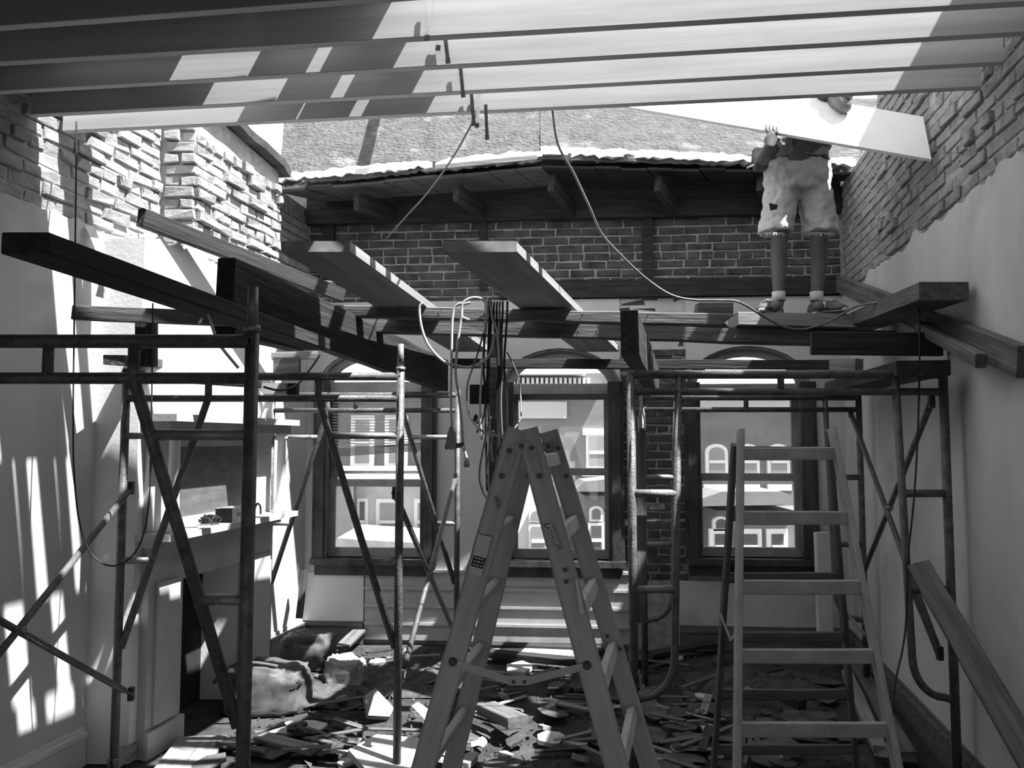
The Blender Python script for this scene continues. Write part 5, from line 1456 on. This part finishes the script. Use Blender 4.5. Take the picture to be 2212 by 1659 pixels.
# countable scatter: laths, chunks, felt scraps; nothing in the photo tells one from another
floor_zone = lambda: (rnd.uniform(640, 1560), rnd.uniform(1405, 1659)) if rnd.random() < 0.72 else (rnd.uniform(300, 700), rnd.uniform(1560, 1659)) if rnd.random() < 0.4 else (rnd.uniform(1380, 1880), rnd.uniform(1420, 1659))
def okspot(p): return LW(p.y) + 0.3 < p.x < RW(p.y) - 0.2 and p.y < BWY(p.x) - 0.25 and not (p.y > 4.1 and p.x < -1.6 and p.y < 6)
n_l = 0
while n_l < 70:
    p = onz(*floor_zone(), 0.0)
    if not okspot(p): continue
    a_ = rnd.uniform(-0.9, 0.9) if rnd.random() < 0.7 else rnd.uniform(0, 3.1)
    L_ = rnd.uniform(0.15, 0.5); d_ = Vector((math.cos(a_), math.sin(a_), 0)) * L_ / 2
    zc = rnd.uniform(0.02, 0.07)
    board('lath', 'splintered narrow lath lying loose in the floor rubble', 'lath', p - d_ + Z * zc, p + d_ + Z * (zc + rnd.uniform(-0.012, 0.03)), rnd.uniform(0.02, 0.05), rnd.uniform(0.006, 0.014), rnd.choice(['old', 'old_m', 'old_m', 'old_l']), 'splintered laths in the floor rubble', seg=3, ragged=0.03, jit=0.001, ch=0.001)
    n_l += 1
n_l = 0
while n_l < 70:
    x, y = floor_zone(); p = onz(x, y, 0.0)
    if not okspot(p): continue
    slab('plaster_chunk', 'loose broken chunk of plaster in the floor rubble', 'plaster chunk', x, y, rnd.uniform(0.03, 0.09), rnd.uniform(0.025, 0.07), rnd.uniform(0.012, 0.03), rnd.choice(['sack', 'rubble', 'rubble', 'chunk']), 100 + n_l, (rnd.uniform(-.4, .4), rnd.uniform(-.4, .4)), rnd.uniform(0, 3), 'plaster chunks in the floor rubble', lift=rnd.uniform(0, 0.02))
    n_l += 1
n_l = 0
while n_l < 60:
    x, y = (rnd.uniform(1380, 1860), rnd.uniform(1470, 1659)) if rnd.random() < 0.65 else floor_zone(); p = onz(x, y, 0.0)
    if not okspot(p): continue
    slab('felt_scrap', 'flat dark scrap of roofing felt lying in the floor rubble', 'felt scrap', x, y, rnd.uniform(0.07, 0.17), rnd.uniform(0.06, 0.12), 0.006, rnd.choice(['slate', 'slate', 'rubble']), 300 + n_l, (rnd.uniform(-.18, .18), rnd.uniform(-.18, .18)), rnd.uniform(0, 3), 'roofing felt scraps in the floor rubble', lift=rnd.uniform(0.0, 0.03))
    n_l += 1
# fine grit
m_ = MB()
for k in range(2600):
    y = rnd.uniform(4.1, 6.7); x = rnd.uniform(LW(y) + 0.05, RW(y) - 0.05)
    if y > 4.3 and y < 6.0 and x < LW(y) + 0.55: continue
    if y > BWY(x) - 0.12: continue
    s_ = rnd.uniform(0.006, 0.022)
    c = Vector((x, y, s_ * 0.4))
    vs = [c + Vector((rnd.uniform(-1, 1), rnd.uniform(-1, 1), rnd.uniform(-0.5, 1))) * s_ for _ in range(4)]
    m_.add(vs, [(0, 1, 2), (0, 2, 3), (0, 3, 1), (1, 3, 2)])
tag(m_.build('grit', 'rubble'), 'fine grit and plaster dust strewn over the whole floor', 'grit', kind='stuff')
# board leaning in the corner by the plasterboard patch
board('leaning_stick', 'dark stick leaning in the corner beside the plasterboard patch', 'stick', at(646, 1335, 6.45) , at(658, 1232, 6.62), 0.05, 0.03, 'old')

# ------------------------------------------------------------------ houses across the street
def house(label, x0, x1, zt, Y, mat, depth=3.0):
    root = empty('row_house', ((x0 + x1) / 2, Y, -4.0), label, 'house')
    m_ = MB(); m_.box(((x0 + x1) / 2, Y + depth / 2, (zt - 5) / 2 - 0.0), (x1 - x0, depth, zt + 5)); m_.build('facade', mat, root)
    return root
def hwin(root, px0, px1, py0, py1, Y, mat='pane', fr=0.09, arch=False, frmat='white', meet=True):
    a, b_ = at(px0, py1, Y), at(px1, py0, Y)
    m_ = MB(); n = 8
    def outline(e):
        x0, x1, z0, z1 = a.x - e, b_.x + e, a.z - e, b_.z + e
        if not arch: return [(x0, z0), (x1, z0), (x1, z1), (x0, z1)]
        h_ = (x1 - x0) * 0.36
        return [(x0, z0), (x1, z0)] + [((x0 + x1) / 2 + (x1 - x0) / 2 * math.cos(math.pi * i / n), z1 - h_ + h_ * math.sin(math.pi * i / n)) for i in range(n + 1)]
    m_.prism([Vector((x, Y - 0.10, z)) for x, z in outline(fr)], (0, 0.14, 0)); w_ = m_.build('window', frmat, root)
    m_ = MB(); m_.prism([Vector((x, Y - 0.125, z)) for x, z in outline(0)], (0, 0.03, 0)); m_.build('pane', mat, w_)
    if meet:
        m_ = MB(); zm = (a.z + b_.z) / 2 - 0.03; m_.box(((a.x + b_.x) / 2, Y - 0.135, zm), (b_.x - a.x, 0.02, 0.06)); m_.build('meeting_rail', frmat, w_)
def hbox(root, name, px0, px1, py0, py1, Y, dep, mat):
    a, b_ = at(px0, py1, Y), at(px1, py0, Y)
    m_ = MB(); m_.box(((a.x + b_.x) / 2, Y - dep / 2 + 0.02, (a.z + b_.z) / 2), (b_.x - a.x, dep + 0.04, b_.z - a.z)); return m_.build(name, mat, root)
YH = 17.0
def hx(px, Y=YH): return at(px, 950, Y).x
h1 = house('brick row house with white bay, seen through the window with the blind', hx(610), hx(1012), at(800, 850, YH).z, YH, 'facade')
hbox(h1, 'cornice', 610, 1010, 836, 856, YH, 0.5, 'facade_w')
for a_, b_ in ((769, 800), (842, 872)):
    hwin(h1, a_, b_, 908, 1000, YH, 'pane_l', 0.10)
hbox(h1, 'string_course', 690, 940, 1006, 1016, YH, 0.2, 'white')
hbox(h1, 'bay_cornice', 725, 1000, 1024, 1042, YH - 0.9, 0.35, 'white')
hbox(h1, 'bay_front', 768, 1000, 1042, 1300, YH, 0.9, 'facade_w')
hwin(h1, 779, 790, 1083, 1162, YH - 0.9, 'pane', 0.06); hwin(h1, 822, 856, 1086, 1160, YH - 0.9, 'pane_l', 0.08); hwin(h1, 904, 940, 1086, 1160, YH - 0.9, 'pane_l', 0.08)
m_ = MB(); m_.prism([at(700, 1240, YH - 3.5), at(728, 1162, YH - 3.5), at(775, 1166, YH - 3.5), at(940, 1175, YH - 3.5), at(940, 1240, YH - 3.5)], (0, 2.2, 0)); m_.build('porch_roof', 'street_roof', h1)
hbox(h1, 'dark_wall', 690, 768, 1046, 1300, YH - 1.0, 0.3, 'facade_d')
h2 = house('pale brick row house with dentil cornice, seen through the middle window', hx(1014), hx(1408), at(1200, 806, YH).z, YH, 'facade')
hbox(h2, 'cornice', 1030, 1262, 806, 812, YH, 0.55, 'white')
m_ = MB()
for k in range(22):
    p_ = at(1060 + 10 * k, 824, YH); m_.box(p_ + Vector((0, -0.12, 0)), (0.055, 0.24, 0.12))
m_.build('dentils', 'white', h2)
hbox(h2, 'frieze', 1030, 1300, 830, 840, YH, 0.2, 'facade_w')
hbox(h2, 'panel', 1100, 1224, 868, 904, YH, 0.08, 'facade_w')
hbox(h2, 'lintel', 1258, 1322, 926, 940, YH, 0.12, 'white')
hwin(h2, 1272, 1310, 943, 1006, YH, 'pane_l', 0.06)
hbox(h2, 'string_course', 1256, 1340, 1020, 1028, YH, 0.15, 'white')
m_ = MB(); m_.prism([at(1246, 1056, YH - 1.4), at(1262, 1040, YH - 1.4), at(1330, 1034, YH - 1.4), at(1330, 1062, YH - 1.4), at(1246, 1062, YH - 1.4)], (0, 1.4, 0)); m_.build('bay_roof', 'facade', h2)
hbox(h2, 'bay_front', 1252, 1340, 1062, 1300, YH, 1.2, 'facade'); hwin(h2, 1278, 1296, 1098, 1120, YH - 1.2, 'pane', 0.05, True, meet=False); hwin(h2, 1276, 1298, 1134, 1190, YH - 1.2, 'pane', 0.05)
h3 = house('white stucco house glimpsed between the legs of the stepladder', hx(1060, 15.6), hx(1196, 15.6), at(1150, 1046, 15.6).z, 15.6, 'facade_w', 1.2)
hwin(h3, 1148, 1172, 1102, 1122, 15.6, 'pane_l', 0.05, True, meet=False); hwin(h3, 1148, 1178, 1136, 1192, 15.6, 'pane_l', 0.05)
h4 = house('brick row house with three round-headed windows, seen through the far window', hx(1410), hx(1820), at(1600, 838, YH).z, YH, 'facade')
hbox(h4, 'cornice', 1412, 1816, 836, 841, YH, 0.5, 'white')
m_ = MB()
for k in range(34):
    p_ = at(1440 + 10.5 * k, 849, YH); m_.box(p_ + Vector((0, -0.10, 0)), (0.066, 0.2, 0.115))
m_.build('dentils', 'white', h4)
hbox(h4, 'frieze', 1412, 1816, 860, 880, YH, 0.1, 'facade_w')
for a_ in (1530, 1598, 1663):
    hwin(h4, a_, a_ + 32, 966, 1022, YH, 'pane_l', 0.07, True)
for a_ in (1518, 1588, 1656):
    hbox(h4, 'lintel', a_, a_ + 50, 1046, 1059, YH, 0.12, 'white')
m_ = MB(); m_.prism([at(1500, 1082, YH - 1.5), at(1560, 1062, YH - 1.5), at(1690, 1062, YH - 1.5), at(1735, 1080, YH - 1.5), at(1735, 1090, YH - 1.5), at(1500, 1094, YH - 1.5)], (0, 1.5, 0)); m_.build('bay_roof', 'facade', h4)
hbox(h4, 'bay_front', 1520, 1728, 1092, 1300, YH, 1.2, 'facade')
hwin(h4, 1544, 1566, 1120, 1140, YH - 1.2, 'pane', 0.05, True, meet=False)
for a_, b_ in ((1542, 1566), (1600, 1632), (1664, 1688)):
    hwin(h4, a_, b_, 1152, 1200, YH - 1.2, 'pane', 0.09)
m_ = MB(); m_.box((0, 5, -5.1), (90, 90, 0.2)); struct(m_.build('street', 'slate'))
